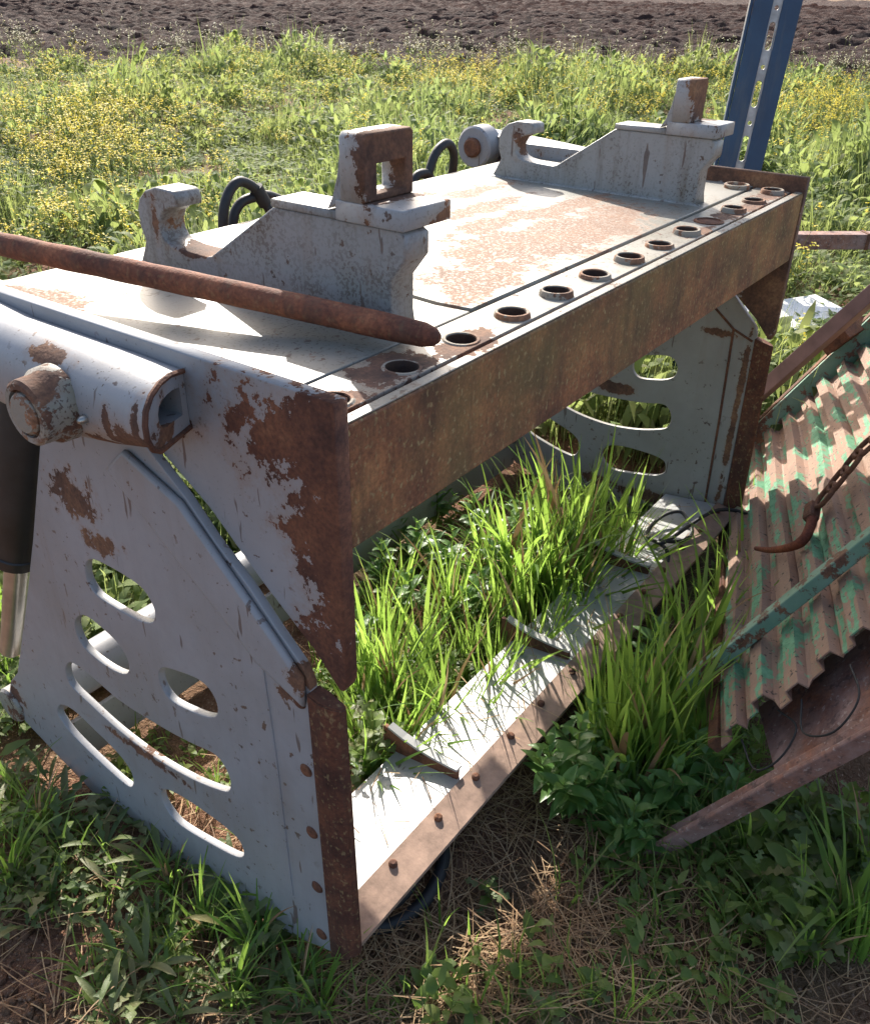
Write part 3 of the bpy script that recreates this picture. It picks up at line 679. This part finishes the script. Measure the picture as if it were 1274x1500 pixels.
# hoses lying on the ground
o = tube('rubber_hose', spline([(.04,.075,-.04), (.10,.02,-.05), (.19,.0,-.048), (.29,.035,-.045), (.33,.11,-.045), (.26,.17,-.045), (.14,.16,-.045), (.08,.09,-.035), (.14,.035,-.028), (.26,.06,-.02), (.31,.13,-.025)]), .014, M['rubber'], None, 12); tag(o, 'black rubber hose coiled on the ground under the jaw blade', 'hose')
ring = [(1.60+.10*math.cos(a_), .115+.06*math.sin(a_), .062+.012*(1+math.sin(a_*2+1))) for a_ in [2*math.pi*k/14 for k in range(13)]]
o = tube('cable', spline([(1.30,.02,GZ+.02), (1.46,.06,.07)] + ring[6:] + ring[:9] + [(1.78,.03,.09), (1.86,-.10,.05), (1.9,-.2,GZ+.02)], 6), .006, M['rubber'], None, 8); tag(o, 'thin black cable looped on the jaw floor by the far side plate', 'cable')

# ------------------------------------------------------------------ plants
def ribbon(L, wd, lean0, lean1, az, segs=5, prof=None, fold=.2, three=False, twist=0.0, base=(0,0,0)):
    """one leaf: a strip that leans over as it grows; returns vertices and triangles"""
    t = np.linspace(0, 1, segs+1); th = lean0 + (lean1-lean0)*t**1.25
    ds = L/segs; r = np.concatenate([[0], np.cumsum(np.sin(th[:-1])*ds)]); z = np.concatenate([[0], np.cumsum(np.cos(th[:-1])*ds)])
    wv = wd*(prof(t) if prof else np.clip(1.15*(1-t**2.2), .02, 1)*np.clip(.45+t*3, 0, 1))
    a2 = az + twist*t
    c = np.stack([r*np.cos(az), r*np.sin(az), z], -1) + np.array(base)
    s = np.stack([-np.sin(a2), np.cos(a2), 0*t], -1)
    nrm = np.stack([-np.cos(th)*np.cos(az), -np.cos(th)*np.sin(az), np.sin(th)], -1)
    A = c - s*wv[:, None]/2 + nrm*(wv*fold)[:, None]; B = c + s*wv[:, None]/2 + nrm*(wv*fold)[:, None]
    if three:
        v = np.stack([A, c, B], 1).reshape(-1, 3); f = []
        for k in range(segs):
            i = 3*k; f += [(i,i+1,i+4), (i,i+4,i+3), (i+1,i+2,i+5), (i+1,i+5,i+4)]
    else:
        v = np.stack([A, B], 1).reshape(-1, 3); f = []
        for k in range(segs):
            i = 2*k; f += [(i,i+1,i+3), (i,i+3,i+2)]
    return v, np.array(f)
def stemtube(pts, r0, r1):
    pts = np.array(pts, float); n = len(pts); v = []; f = []
    for i, p in enumerate(pts):
        r = r0+(r1-r0)*i/(n-1)
        for k in range(3): v.append(p + np.array([math.cos(k*2.094), math.sin(k*2.094), 0])*r)
    for i in range(n-1):
        for k in range(3):
            a, b = 3*i+k, 3*i+(k+1) % 3; f += [(a, b, b+3), (a, b+3, a+3)]
    return np.array(v), np.array(f)
class Acc:
    def __init__(s): s.v = []; s.f = []; s.m = []; s.n = 0
    def add(s, vf, mat=0):
        v, f = vf; s.v.append(v); s.f.append(f+s.n); s.m.append(np.full(len(f), mat)); s.n += len(v)
    def get(s): return np.concatenate(s.v), np.concatenate(s.f), np.concatenate(s.m)
def tri_mesh(name, v, f, m, mats, smooth=True):
    me = bpy.data.meshes.new(name); me.vertices.add(len(v)); me.vertices.foreach_set('co', np.ascontiguousarray(v, np.float32).ravel())
    me.loops.add(f.size); me.loops.foreach_set('vertex_index', f.astype(np.int32).ravel())
    me.polygons.add(len(f)); me.polygons.foreach_set('loop_start', np.arange(0, f.size, 3, dtype=np.int32))
    for x in mats: me.materials.append(x)
    me.polygons.foreach_set('material_index', m.astype(np.int32))
    me.polygons.foreach_set('use_smooth', np.full(len(f), smooth))
    me.update(calc_edges=True); return me
def scatter(name, protos, pos, pick, rot, scl, mats, sq=None, tilt=None):
    V_, F_, M_ = [], [], []; n = 0
    for k, (pv, pf, pm) in enumerate(protos):
        ix = np.nonzero(pick == k)[0]
        if not len(ix): continue
        c, s = np.cos(rot[ix]), np.sin(rot[ix]); sc = scl[ix]; q = np.repeat(pv[None], len(ix), 0)*sc[:, None, None]
        if sq is not None: q[..., 2] *= sq[ix][:, None]
        x = q[..., 0]*c[:, None] - q[..., 1]*s[:, None]; y = q[..., 0]*s[:, None] + q[..., 1]*c[:, None]; z = q[..., 2]
        if tilt is not None: x = x + z*tilt[ix, 0][:, None]; y = y + z*tilt[ix, 1][:, None]
        w_ = np.stack([x, y, z], -1) + pos[ix][:, None]
        V_.append(w_.reshape(-1, 3)); F_.append((pf[None] + (np.arange(len(ix))*len(pv))[:, None, None] + n).reshape(-1, 3)); M_.append(np.tile(pm, len(ix))); n += w_.shape[0]*w_.shape[1]
    me = tri_mesh(name, np.concatenate(V_), np.concatenate(F_), np.concatenate(M_), mats)
    o = bpy.data.objects.new(name, me); COL.objects.link(o); return o
U_ = rng.uniform
ovate = lambda t: np.clip(np.sin(np.pi*np.clip(t, 0, 1)**.75)*1.0, .04, 1)
lance = lambda t: np.clip(np.sin(np.pi*np.clip(t*.93+.05, 0, 1))**.8, .05, 1)*(.45+.6*t)
def lobed(ph): return lambda t: np.clip((.30+.75*t)*(1-t**5)*(.62+.38*np.sin(t*23+ph)), .05, 1)
def serrate(t): return np.clip(np.sin(np.pi*t**.8)*(.86+.14*np.cos(t*40)), .04, 1)

def p_grass(n=26, L=.36, wd=.0075, spread=.5, base_r=.035, segs=6, lo=.4, dead=0.0):
    a = Acc()
    for k in range(n):
        az = U_(0, 6.283); l = L*U_(lo, 1.08); le = U_(.02, spread*.6); lb = le + U_(.15, 1.0)*spread*1.8
        if U_() < .18: lb += .9
        b = (base_r*U_()*math.cos(az+U_(-1,1)), base_r*U_()*math.sin(az+U_(-1,1)), -.01)
        a.add(ribbon(l, wd*U_(.25, 1.2), le, lb, az, segs, None, .22, False, U_(-1.2, 1.2), b), 1 if U_() < dead else 0)
    return a.get()
def p_leafclump(n=30, R_=.14, H=.16, lw=.035, ll=.07, segs=3):
    a = Acc()
    for k in range(n):
        az = U_(0, 6.283); rr = R_*math.sqrt(U_()); h = H*U_(.1, 1)*(1-.5*rr/R_)
        a.add(ribbon(ll*U_(.6, 1.3), lw*U_(.6, 1.2), U_(.4, 1.1), U_(1.2, 2.0), U_(0, 6.283), segs, ovate, .22, False, 0, (rr*math.cos(az), rr*math.sin(az), h)))
    for k in range(n//3):
        az = U_(0, 6.283); rr = R_*.8*math.sqrt(U_())
        a.add(ribbon(H*U_(.7, 1.3), .004, .0, U_(.2, .7), az, 2, None, 0, False, 0, (rr*math.cos(az), rr*math.sin(az), -.01)))
    return a.get()
def p_mustard(H=.5, nst=7, flowers=9, pale=False, lod=1):
    a = Acc()
    tips = []
    for k in range(nst):
        az = U_(0, 6.283); h = H*U_(.65, 1.05); sp = U_(.05, .34)*H
        p0 = np.array([0.02*math.cos(az), 0.02*math.sin(az), -.01]); p3 = np.array([sp*math.cos(az), sp*math.sin(az), h])
        p1 = p0*.6+p3*.4 + np.array([0, 0, .04*H]); a.add(stemtube([p0, p1, p3], .0032, .0014), 1); tips.append(p3)
        for q in range(2):
            t = U_(.35, .8); pb = p0*(1-t)+p3*t; az2 = az+U_(-1.5, 1.5); l = H*U_(.12, .28)
            pe = pb + np.array([math.cos(az2)*l*.6, math.sin(az2)*l*.6, l]); a.add(stemtube([pb, pe], .0016, .001), 1); tips.append(pe)
        for q in range(4):
            t = U_(.02, .6); pb = p0*(1-t)+p3*t
            a.add(ribbon(H*U_(.12, .26)*(1.1-t), .035*(1.2-t), U_(.5, 1.1), U_(1.3, 2.0), U_(0, 6.283), 3, ovate, .2, False, 0, pb), 0)
    for tp in tips[:flowers*2]:
        for q in range(4):
            c = tp + rng.normal(0, 1, 3)*np.array([.014, .014, .014]); s = U_(.007, .013)
            for w_ in range(2):
                d = rng.normal(0, 1, 3); d[2] = abs(d[2])*.3; d /= np.linalg.norm(d); e = np.cross(d, [0, 0, 1]); e /= (np.linalg.norm(e)+1e-6)
                e = e*.8 + np.array([0, 0, .25])
                a.add((np.array([c-d*s-e*s*.5, c+d*s-e*s*.5, c+d*s*.6+e*s, c-d*s*.6+e*s]), np.array([(0,1,2), (0,2,3)])), 2)
    return a.get()

# --- the weedy field behind the grab (one mass nobody could count)
def field_points(n, d0, d1, power=1.0, half=.60):
    a = U_(-half, half, n); d = d0 + (d1-d0)*U_(0, 1, n)**power
    x = CAM.x + np.cos(YAW+a)*d; y = CAM.y + np.sin(YAW+a)*d
    return x, y, d
def clear_of_things(x, y):
    tool = (x > -.12) & (x < 1.97) & (y > -.10) & (y < 1.06)
    tx = (x-N0.x)*U.x + (y-N0.y)*U.y; ty = -(x-N0.x)*U.y + (y-N0.y)*U.x
    trayz = (tx > -.25) & (tx < 1.75) & (ty < .28) & (ty > -1.5)
    near = (x < 2.2) & (y < 1.12)
    ff = (x-CAM.x)*math.cos(YAW) + (y-CAM.y)*math.sin(YAW); fr = (x-CAM.x)*math.sin(YAW) - (y-CAM.y)*math.cos(YAW)
    return ~(tool | trayz | near | (ff > 19.9 - fr*.20))
FM = [M['field'], M['stem'], M['petal']]
protos = [p_leafclump(34, .15, .17), p_leafclump(30, .13, .11, .028, .055), p_leafclump(38, .18, .24, .04, .09), p_leafclump(26, .14, .15, .022, .10),
          p_grass(24, .26, .006, .6, .08, 4), p_grass(22, .28, .006, .5, .06, 4), p_grass(20, .20, .007, .9, .10, 4)]
xs, ys, ds = [], [], []
for (n, d0, d1, pw) in ((3000, 1.6, 5.5, .8), (3600, 5.0, 11, .8), (3400, 10, 20.9, .8)):
    x, y, d = field_points(n, d0, d1, pw); xs.append(x); ys.append(y); ds.append(d)
x = np.concatenate(xs); y = np.concatenate(ys); d = np.concatenate(ds)
k = clear_of_things(x, y) & (fbm(x*.8+3, y*.8+1, 3, 31) > .26); x, y, d = x[k], y[k], d[k]; n = len(x)
pos = np.stack([x, y, ground_z(x, y)], -1)
hv = np.clip((fbm(x*.7+7, y*.7, 3, 41)-.28)/.36, 0, 1); hvar = .45 + 1.25*hv**1.5
pick = np.where(U_(0, 1, n) < .62, rng.integers(0, 4, n), rng.integers(4, 7, n))
o = scatter('field_weeds', protos, pos, pick, U_(0, 6.28, n), U_(.7, 1.25, n)*(.8+.5*hv)*np.clip(.85+d*.035, 1, 1.6), FM, hvar, rng.normal(0, .12, (n, 2)))
tag(o, 'mass of low green weeds and grass covering the field behind the grab', 'weeds', kind='stuff')
# flowering mustard: thick in some patches
mp = [p_mustard(.50, 6, 9), p_mustard(.62, 7, 10), p_mustard(.42, 6, 8), p_mustard(.75, 6, 10)]
pts = []
def patch(px, py, rx, ry, n):
    for k in range(n):
        q = at(px + rng.normal()*rx, py + rng.normal()*ry, GZ); pts.append((q.x, q.y))
patch(135, 235, 70, 40, 120); patch(760, 150, 90, 16, 90); patch(860, 125, 100, 12, 80); patch(640, 135, 70, 12, 30); patch(1210, 190, 55, 20, 80)
patch(1010, 155, 80, 18, 40); patch(420, 190, 90, 40, 14); patch(120, 370, 60, 25, 16); patch(230, 340, 70, 30, 14); patch(560, 330, 60, 40, 8); patch(330, 110, 140, 12, 30)
x = np.array([p[0] for p in pts]); y = np.array([p[1] for p in pts])
x2, y2, d2 = field_points(400, 3.2, 20, .7); x = np.concatenate([x, x2]); y = np.concatenate([y, y2])
d = np.hypot(x-CAM.x, y-CAM.y); k = clear_of_things(x, y) & (d < 21) & (d > 2.6); x, y, d = x[k], y[k], d[k]; n = len(x)
near_m = np.nonzero(d < 6.5)[0][:70]
mm = [tri_mesh('mustard_plant', *p_, FM) for p_ in mp]
for q in near_m:
    o = bpy.data.objects.new('mustard_plant', mm[rng.integers(0, 4)]); COL.objects.link(o); o.location = (x[q], y[q], float(ground_z(x[q], y[q])))
    o.rotation_euler = (rng.normal()*.08, rng.normal()*.08, U_(0, 6.28)); sc_ = U_(.55, .85); o.scale = (sc_,)*3
    tag(o, 'yellow flowering mustard plant standing among the weeds close behind the grab', 'mustard plant', 'mustard plants close behind the grab')
x, y, d = (np.delete(v_, near_m) for v_ in (x, y, d)); n = len(x)
o = scatter('flowering_mustard', mp, np.stack([x, y, ground_z(x, y)], -1), rng.integers(0, 4, n), U_(0, 6.28, n), U_(.6, 1.0, n)*np.clip(d/9, .55, 1.0), FM, None, rng.normal(0, .1, (n, 2)))
tag(o, 'drifts of yellow flowering wild mustard in the weedy field', 'wild mustard', kind='stuff')
# tall pale flower stalks along the edge of the ploughed field
a_ = U_(-.6, .6, 170); d = (19.2 + rng.normal(0, .8, 170))/(np.cos(a_) - .20*np.sin(-a_)*-1); x = CAM.x+np.cos(YAW+a_)*d; y = CAM.y+np.sin(YAW+a_)*d
o = scatter('pale_flower_stalks', [p_mustard(.95, 4, 8), p_mustard(.8, 5, 9)], np.stack([x, y, ground_z(x, y)], -1), rng.integers(0, 2, 170), U_(0, 6.28, 170), U_(.7, 1.1, 170), [M['field'], M['stem'], M['pale_petal']])
tag(o, 'tall pale flower stalks along the edge of the ploughed field', 'wild flowers', kind='stuff')

# --- straw, clods and undergrowth close to the grab
def near_points(n, regions):
    out = []
    for (px, py, rx, ry, wgt) in regions:
        for k in range(int(n*wgt)):
            q = at(px + U_(-1, 1)*rx, py + U_(-1, 1)*ry); out.append((q.x, q.y))
    return np.array(out)
sp = near_points(1, [(780, 1330, 300, 180, 1300), (700, 1000, 300, 240, 1800), (200, 1330, 260, 190, 380), (1150, 1380, 180, 140, 300), (560, 1430, 200, 90, 220)])
a = Acc()
for (sx, sy) in sp:
    L = U_(.04, .22); az = U_(0, 6.283); z = float(ground_z(sx, sy)) + .003 + abs(rng.normal())*.012
    v, f = ribbon(L, U_(.0010, .0028), 1.57+U_(-.3, .05), 1.57+U_(-.1, .35), az, 4, lambda t: np.ones_like(t), .0, False, U_(-.5, .5), (sx, sy, z)); bend = U_(-6, 6)*L; dx = v[:, 0]-sx; dy = v[:, 1]-sy; rr = dx*dx+dy*dy; v[:, 0] += -math.sin(az)*rr*bend/(L+.001)*L*3; v[:, 1] += math.cos(az)*rr*bend/(L+.001)*L*3; a.add((v, f))
for k in range(90):
    sx, sy = U_(.0, W), U_(.06, .24); L = U_(.02, .09)
    a.add(ribbon(L, U_(.001, .003), 1.55, 1.6, U_(0, 6.283), 3, lambda t: np.ones_like(t), 0, False, U_(-.4, .4), (sx, sy, .0685-(sy-.05)*.117)))
o = bpy.data.objects.new('straw_litter', tri_mesh('straw_litter', *a.get(), [M['straw']])); COL.objects.link(o); tag(o, 'dry brown straw scattered over the soil round the grab', 'straw', kind='stuff')
ico = bmesh.new(); bmesh.ops.create_icosphere(ico, subdivisions=1, radius=1); iv = np.array([v.co[:] for v in ico.verts]); inf = np.array([[v.index for v in f.verts] for f in ico.faces]); ico.free()
cp_ = near_points(1, [(120, 1440, 200, 90, 420), (700, 1380, 300, 120, 380), (640, 1000, 300, 240, 200), (1180, 1440, 130, 70, 160)])
n = len(cp_); pr = [(iv*np.array([1, .8, .7])*(1+.25*rng.normal(size=(len(iv), 1))), inf, np.zeros(len(inf), int)) for _ in range(5)]
o = scatter('soil_clods', pr, np.stack([cp_[:, 0], cp_[:, 1], ground_z(cp_[:, 0], cp_[:, 1])+.001], -1), rng.integers(0, 5, n), U_(0, 6.28, n), .003+.012*U_(0, 1, n)**3, [M['soil']])
tag(o, 'small reddish clods of soil scattered on the bare ground', 'soil clods', kind='stuff')
up_ = near_points(1, [(700, 900, 260, 180, 260), (620, 1040, 120, 110, 110), (1000, 1120, 120, 170, 170), (190, 1220, 240, 130, 130), (330, 1420, 210, 90, 50), (1180, 1300, 110, 90, 80), (30, 900, 60, 160, 120), (1080, 850, 40, 160, 60), (620, 1450, 200, 60, 24), (960, 1400, 120, 90, 30)])
k = (ground_z(up_[:, 0], up_[:, 1]) < 1) & ~((up_[:, 0] > -.1) & (up_[:, 0] < W+.1) & (up_[:, 1] > -.02) & (up_[:, 1] < .26)) & ~((np.abs(up_[:, 0]+.03) < .10) & (up_[:, 1] > -.05) & (up_[:, 1] < 1.1))
up_ = up_[k]; n = len(up_)
o = scatter('undergrowth', [p_leafclump(16, .07, .05, .016, .03), p_leafclump(14, .06, .08, .02, .036), p_grass(12, .12, .0045, .8, .05, 4), p_grass(10, .17, .005, .7, .04, 4)], np.stack([up_[:, 0], up_[:, 1], ground_z(up_[:, 0], up_[:, 1])], -1), rng.integers(0, 4, n), U_(0, 6.28, n), U_(.6, 1.25, n), [M['weed'], M['stem'], M['petal']], None, rng.normal(0, .15, (n, 2)))
tag(o, 'low undergrowth of small leaves and fine grass round the grab', 'undergrowth', kind='stuff')

# --- grass tufts, each its own plant
tmesh = [tri_mesh('grass_tuft', *p_grass(34, .42, .0145, sp_, .055, 8, .3, .08), [M['grass'], M['straw']]) for sp_ in (.34, .45, .55, .38, .68)]
fine = [tri_mesh('grass_tuft', *p_grass(6, .30, .010, .4, .02, 7, .35), [M['grass']]) for _ in range(3)]
def tuft(px, py, h, label, group, meshes=tmesh, lean=0.0):
    q = at(px, py); z = float(ground_z(q.x, q.y)); me = meshes[rng.integers(0, len(meshes))]
    o = bpy.data.objects.new('grass_tuft', me); COL.objects.link(o); o.location = (q.x, q.y, z); o.rotation_euler = (Matrix.Rotation(lean, 3, 'X') @ Matrix.Rotation(rng.normal()*.08, 3, 'Y') @ Matrix.Rotation(U_(0, 6.28), 3, 'Z')).to_euler(); s = h/.40*U_(.92, 1.08); o.scale = (s, s, s)
    tag(o, label, 'grass', group)
for (px, py, h) in [(560,1065,.26), (600,1085,.2), (528,1030,.26), (575,1015,.30), (640,1035,.24), (620,965,.32), (690,965,.28), (560,930,.26), (660,905,.34), (725,925,.34), (760,885,.46), (800,885,.50), (845,865,.50), (880,835,.44), (790,825,.46), (740,870,.46), (770,905,.42), (820,845,.5), (815,905,.4), (590,1045,.3), (555,1000,.34), (700,835,.28), (920,800,.30), (730,990,.20), (590,885,.24), (640,1090,.18), (830,920,.34), (850,780,.3), (545,1130,.2), (590,1130,.22), (660,1060,.28), (720,1015,.30), (780,965,.32), (850,905,.34), (900,860,.32), (530,1085,.24)]:
    gx_ = at(px, py).x
    w_ = 'between the near side plate and the first floor rib' if gx_ < .39 else 'behind the floor plate between the first and second rib' if gx_ < .88 else 'behind the floor plate between the second and third rib' if gx_ < 1.36 else 'between the third floor rib and the far side plate'
    tuft(px, py, h, 'bright green grass tuft ' + w_, 'grass tufts inside the grab, ' + w_)
for (px, py, h) in [(900,1085,.40), (945,1105,.42), (870,1050,.34), (985,1055,.42), (1015,985,.40), (930,1155,.34), (1050,930,.30), (1075,870,.34), (1000,1115,.34), (1095,790,.22), (960,970,.3), (1040,1060,.3), (905,1130,.42), (960,1140,.40), (880,1110,.40), (1030,1120,.36), (925,1060,.46)]:
    tuft(px, py, h, 'long-bladed grass tuft between the jaw blade and the green tray', 'grass tufts beside the green tray')
for (px, py, h) in [(535,1150,.26), (580,1110,.28), (625,1085,.28), (690,1045,.30), (740,1000,.32), (795,955,.32), (850,900,.34), (905,850,.32)]:
    tuft(px, py, h, 'grass tuft bent forward over the white floor plate of the jaw', 'grass tufts bent over the floor plate', lean=U_(.35, .6))
for (px, py, h) in [(640,1372,.26), (700,1480,.24), (745,1500,.2), (905,1500,.26), (860,1470,.2), (930,1480,.22), (690,1385,.16)]:
    tuft(px, py, h, 'thin sprouting grass blades on the straw in front of the jaw blade', 'thin grass sprouts in front of the jaw', fine)
for (px, py, h) in [(1230,1360,.3), (1255,1400,.26), (1180,1400,.24), (1090,1260,.2), (1270,1300,.3)]:
    tuft(px, py, h, 'drooping grass tuft in the shade below the mauve rail of the tray', 'grass tufts below the tray rail')
for (px, py, h) in [(10,930,.26), (35,960,.2), (5,1000,.22), (60,1010,.16)]:
    tuft(px, py, h, 'sunlit grass tuft behind the cylinder at the rear foot of the jaw', 'grass tufts behind the cylinder')
for (px, py, h) in [(60,1210,.2), (20,1290,.22), (420,1330,.2), (380,1400,.2), (300,1370,.18), (250,1300,.2), (440,1450,.18), (340,1470,.18), (470,1480,.16)]:
    tuft(px, py, h, 'flattened grass tuft in the shade along the slotted jaw plate', 'grass tufts along the jaw plate', [tmesh[4], tmesh[2]])

# --- broad-leaved plants with separate leaves
def leaf_mesh(name, L, wd, l0, l1, prof, mat, segs=7, fold=.18):
    v, f = ribbon(L, wd, l0, l1, 0, segs, prof, fold, True); return tri_mesh(name, v, f, np.zeros(len(f), int), [mat])
LN = [leaf_mesh('leaf', .05, .026, 1.0, 1.75, serrate, M['nettle'], 7) for _ in range(2)]
LR = [leaf_mesh('leaf', .15, .024, .75, 1.75, lance, M['rosette']), leaf_mesh('leaf', .13, .050, .8, 1.7, lobed(.4), M['rosette'], 15), leaf_mesh('leaf', .10, .040, .9, 1.8, lobed(2.0), M['rosette'], 15)]
LB = [leaf_mesh('leaf', .062, .044, .9, 1.8, lobed(1.0), M['rosette'], 15, .12), leaf_mesh('leaf', .048, .034, .9, 1.7, serrate, M['weed'], 9, .12)]
def put(name, me, parent, mat4):
    o = bpy.data.objects.new(name, me); COL.objects.link(o); o.parent = parent; o.matrix_local = mat4; return o
def leafy(px, py, h, label, group, leaves=LN, ls=1.0, pairs=None, mat=None, branch=0):
    q = at(px, py); r = empty('leafy_weed', (q.x, q.y, float(ground_z(q.x, q.y))), label, 'weed', group)
    stems = [(0, 0, h)] + [(U_(0, 6.28), U_(.25, .55), h*U_(.55, .9)) for _ in range(branch)]
    for (az, ln, hh) in stems:
        tip = Vector((math.sin(ln)*math.cos(az)*hh, math.sin(ln)*math.sin(az)*hh, hh*math.cos(ln)))
        v, f = stemtube([(0,0,-.01), tuple(tip*.5+Vector((0,0,.01))), tuple(tip)], .003, .0015)
        put('stem', tri_mesh('stem', v, f, np.zeros(len(f), int), [M['stem']]), r, Matrix())
        npair = pairs or max(3, int(hh/.026))
        for k in range(npair):
            t = (k+1)/npair; p = tip*t; a0 = k*1.57+U_(-.3, .3)
            s = ls*(.55+.75*math.sin(math.pi*min(1, t*.82+.12)))*U_(.85, 1.15)
            for e in (0, 1):
                if t > .93: s = ls*.5
                up_t = -.35*t if t > .75 else .15
                put('leaf', leaves[rng.integers(0, len(leaves))], r, Matrix.Translation(p) @ Matrix.Rotation(a0+e*math.pi, 4, 'Z') @ Matrix.Rotation(up_t+U_(-.15, .15), 4, 'Y') @ Matrix.Scale(s, 4))
    return r
leafy(835,1175,.26, 'upright toothed-leaf weed right in front of the jaw blade', None, ls=1.15, branch=7)
for (px, py, h, b) in [(880,1195,.18,4), (920,1235,.14,4), (975,1195,.16,4), (1005,1150,.16,4), (860,1120,.2,4)]:
    leafy(px, py, h, 'leafy weed at the foot of the long grass between jaw blade and mauve rail', 'leafy weeds between jaw blade and rail', branch=b)
leafy(948,1010,.22, 'pale-topped leafy weed growing among the long grass beside the tray', None, ls=1.2, branch=3)
leafy(1065,1200,.15, 'bushy light green leafy weed touching the mauve rail', None, branch=5)
leafy(548,1135,.20, 'broad leafy weed casting its shadow on the white floor plate by the near blade', None, LB, 1.0, branch=3)
leafy(1010,1235,.07, 'small leafy weed at the lower end of the mauve rail', None, branch=2)
for (px, py, h, b) in [(610,830,.16,3), (575,800,.14,2), (720,870,.22,3), (690,790,.16,3), (760,800,.18,2), (640,770,.14,2), (545,1160,.08,1), (790,760,.16,2), (560,860,.16,3), (600,900,.14,3), (660,850,.18,3), (700,905,.16,2), (780,870,.2,2), (840,830,.18,2), (530,960,.14,2)]:
    leafy(px, py, h, 'small leafy weed growing inside the grab among the grass', 'leafy weeds inside the grab', branch=b)
for (px, py, h, b) in [(1140,1330,.18,5), (1150,1390,.16,5), (1120,1270,.14,4), (1215,1240,.16,4), (1165,1230,.14,4), (1255,1290,.15,3)]:
    leafy(px, py, h, 'dark lobed-leaf weed in the shade below the tray rail', 'lobed weeds below the tray rail', LB, 1.1, branch=b)
for (px, py, h, b) in [(1062,1415,.08,2), (1130,1478,.07,2), (800,1490,.05,1), (715,1320,.05,1), (870,1450,.05,1)]:
    leafy(px, py, h, 'small sunlit seedling on the straw between jaw blade and tray rail', 'seedlings on the straw', LB, .6, branch=b)
def rosette(px, py, s, label, group, kind):
    q = at(px, py); r = empty('rosette_weed', (q.x, q.y, float(ground_z(q.x, q.y))), label, 'weed', group); n = int(U_(6, 11)); a0 = U_(0, 6.28)
    for k in range(n):
        me = LR[kind] if U_() < .8 else LR[rng.integers(0, 3)]; sc = s*U_(.65, 1.15)
        put('leaf', me, r, Matrix.Translation((0, 0, .004*k)) @ Matrix.Rotation(a0+k*2.4, 4, 'Z') @ Matrix.Rotation(U_(-.35, .25), 4, 'Y') @ Matrix.Scale(sc, 4))
cand = 0; done = []
while len(done) < 44 and cand < 4000:
    cand += 1; px = U_(-30, 470); py = U_(1080, 1510)
    if py < 1110 + max(0, px-40)*.60 or (px < 150 and py > 1370): continue
    if any((px-a)**2+(py-b)**2 < 36**2 for a, b in done): continue
    done.append((px, py)); kd = int(rng.integers(0, 3))
    rosette(px, py, U_(.5, .85), ['shaded weed rosette with long smooth leaves beside the slotted jaw plate', 'shaded weed rosette with broad lobed leaves beside the slotted jaw plate', 'shaded weed rosette with short wavy leaves beside the slotted jaw plate'][kd], ['smooth weed rosettes by the jaw plate', 'broad lobed rosettes by the jaw plate', 'wavy rosettes by the jaw plate'][kd], kd)
for (px, py) in [(395,1335), (350,1345), (205,1150), (180,1180), (430,1370)]:
    leafy(px, py, U_(.07, .11), 'round-leaved weed growing against the lower edge of the slotted jaw plate', 'round-leaved weeds against the jaw plate', LB, .95, branch=3)
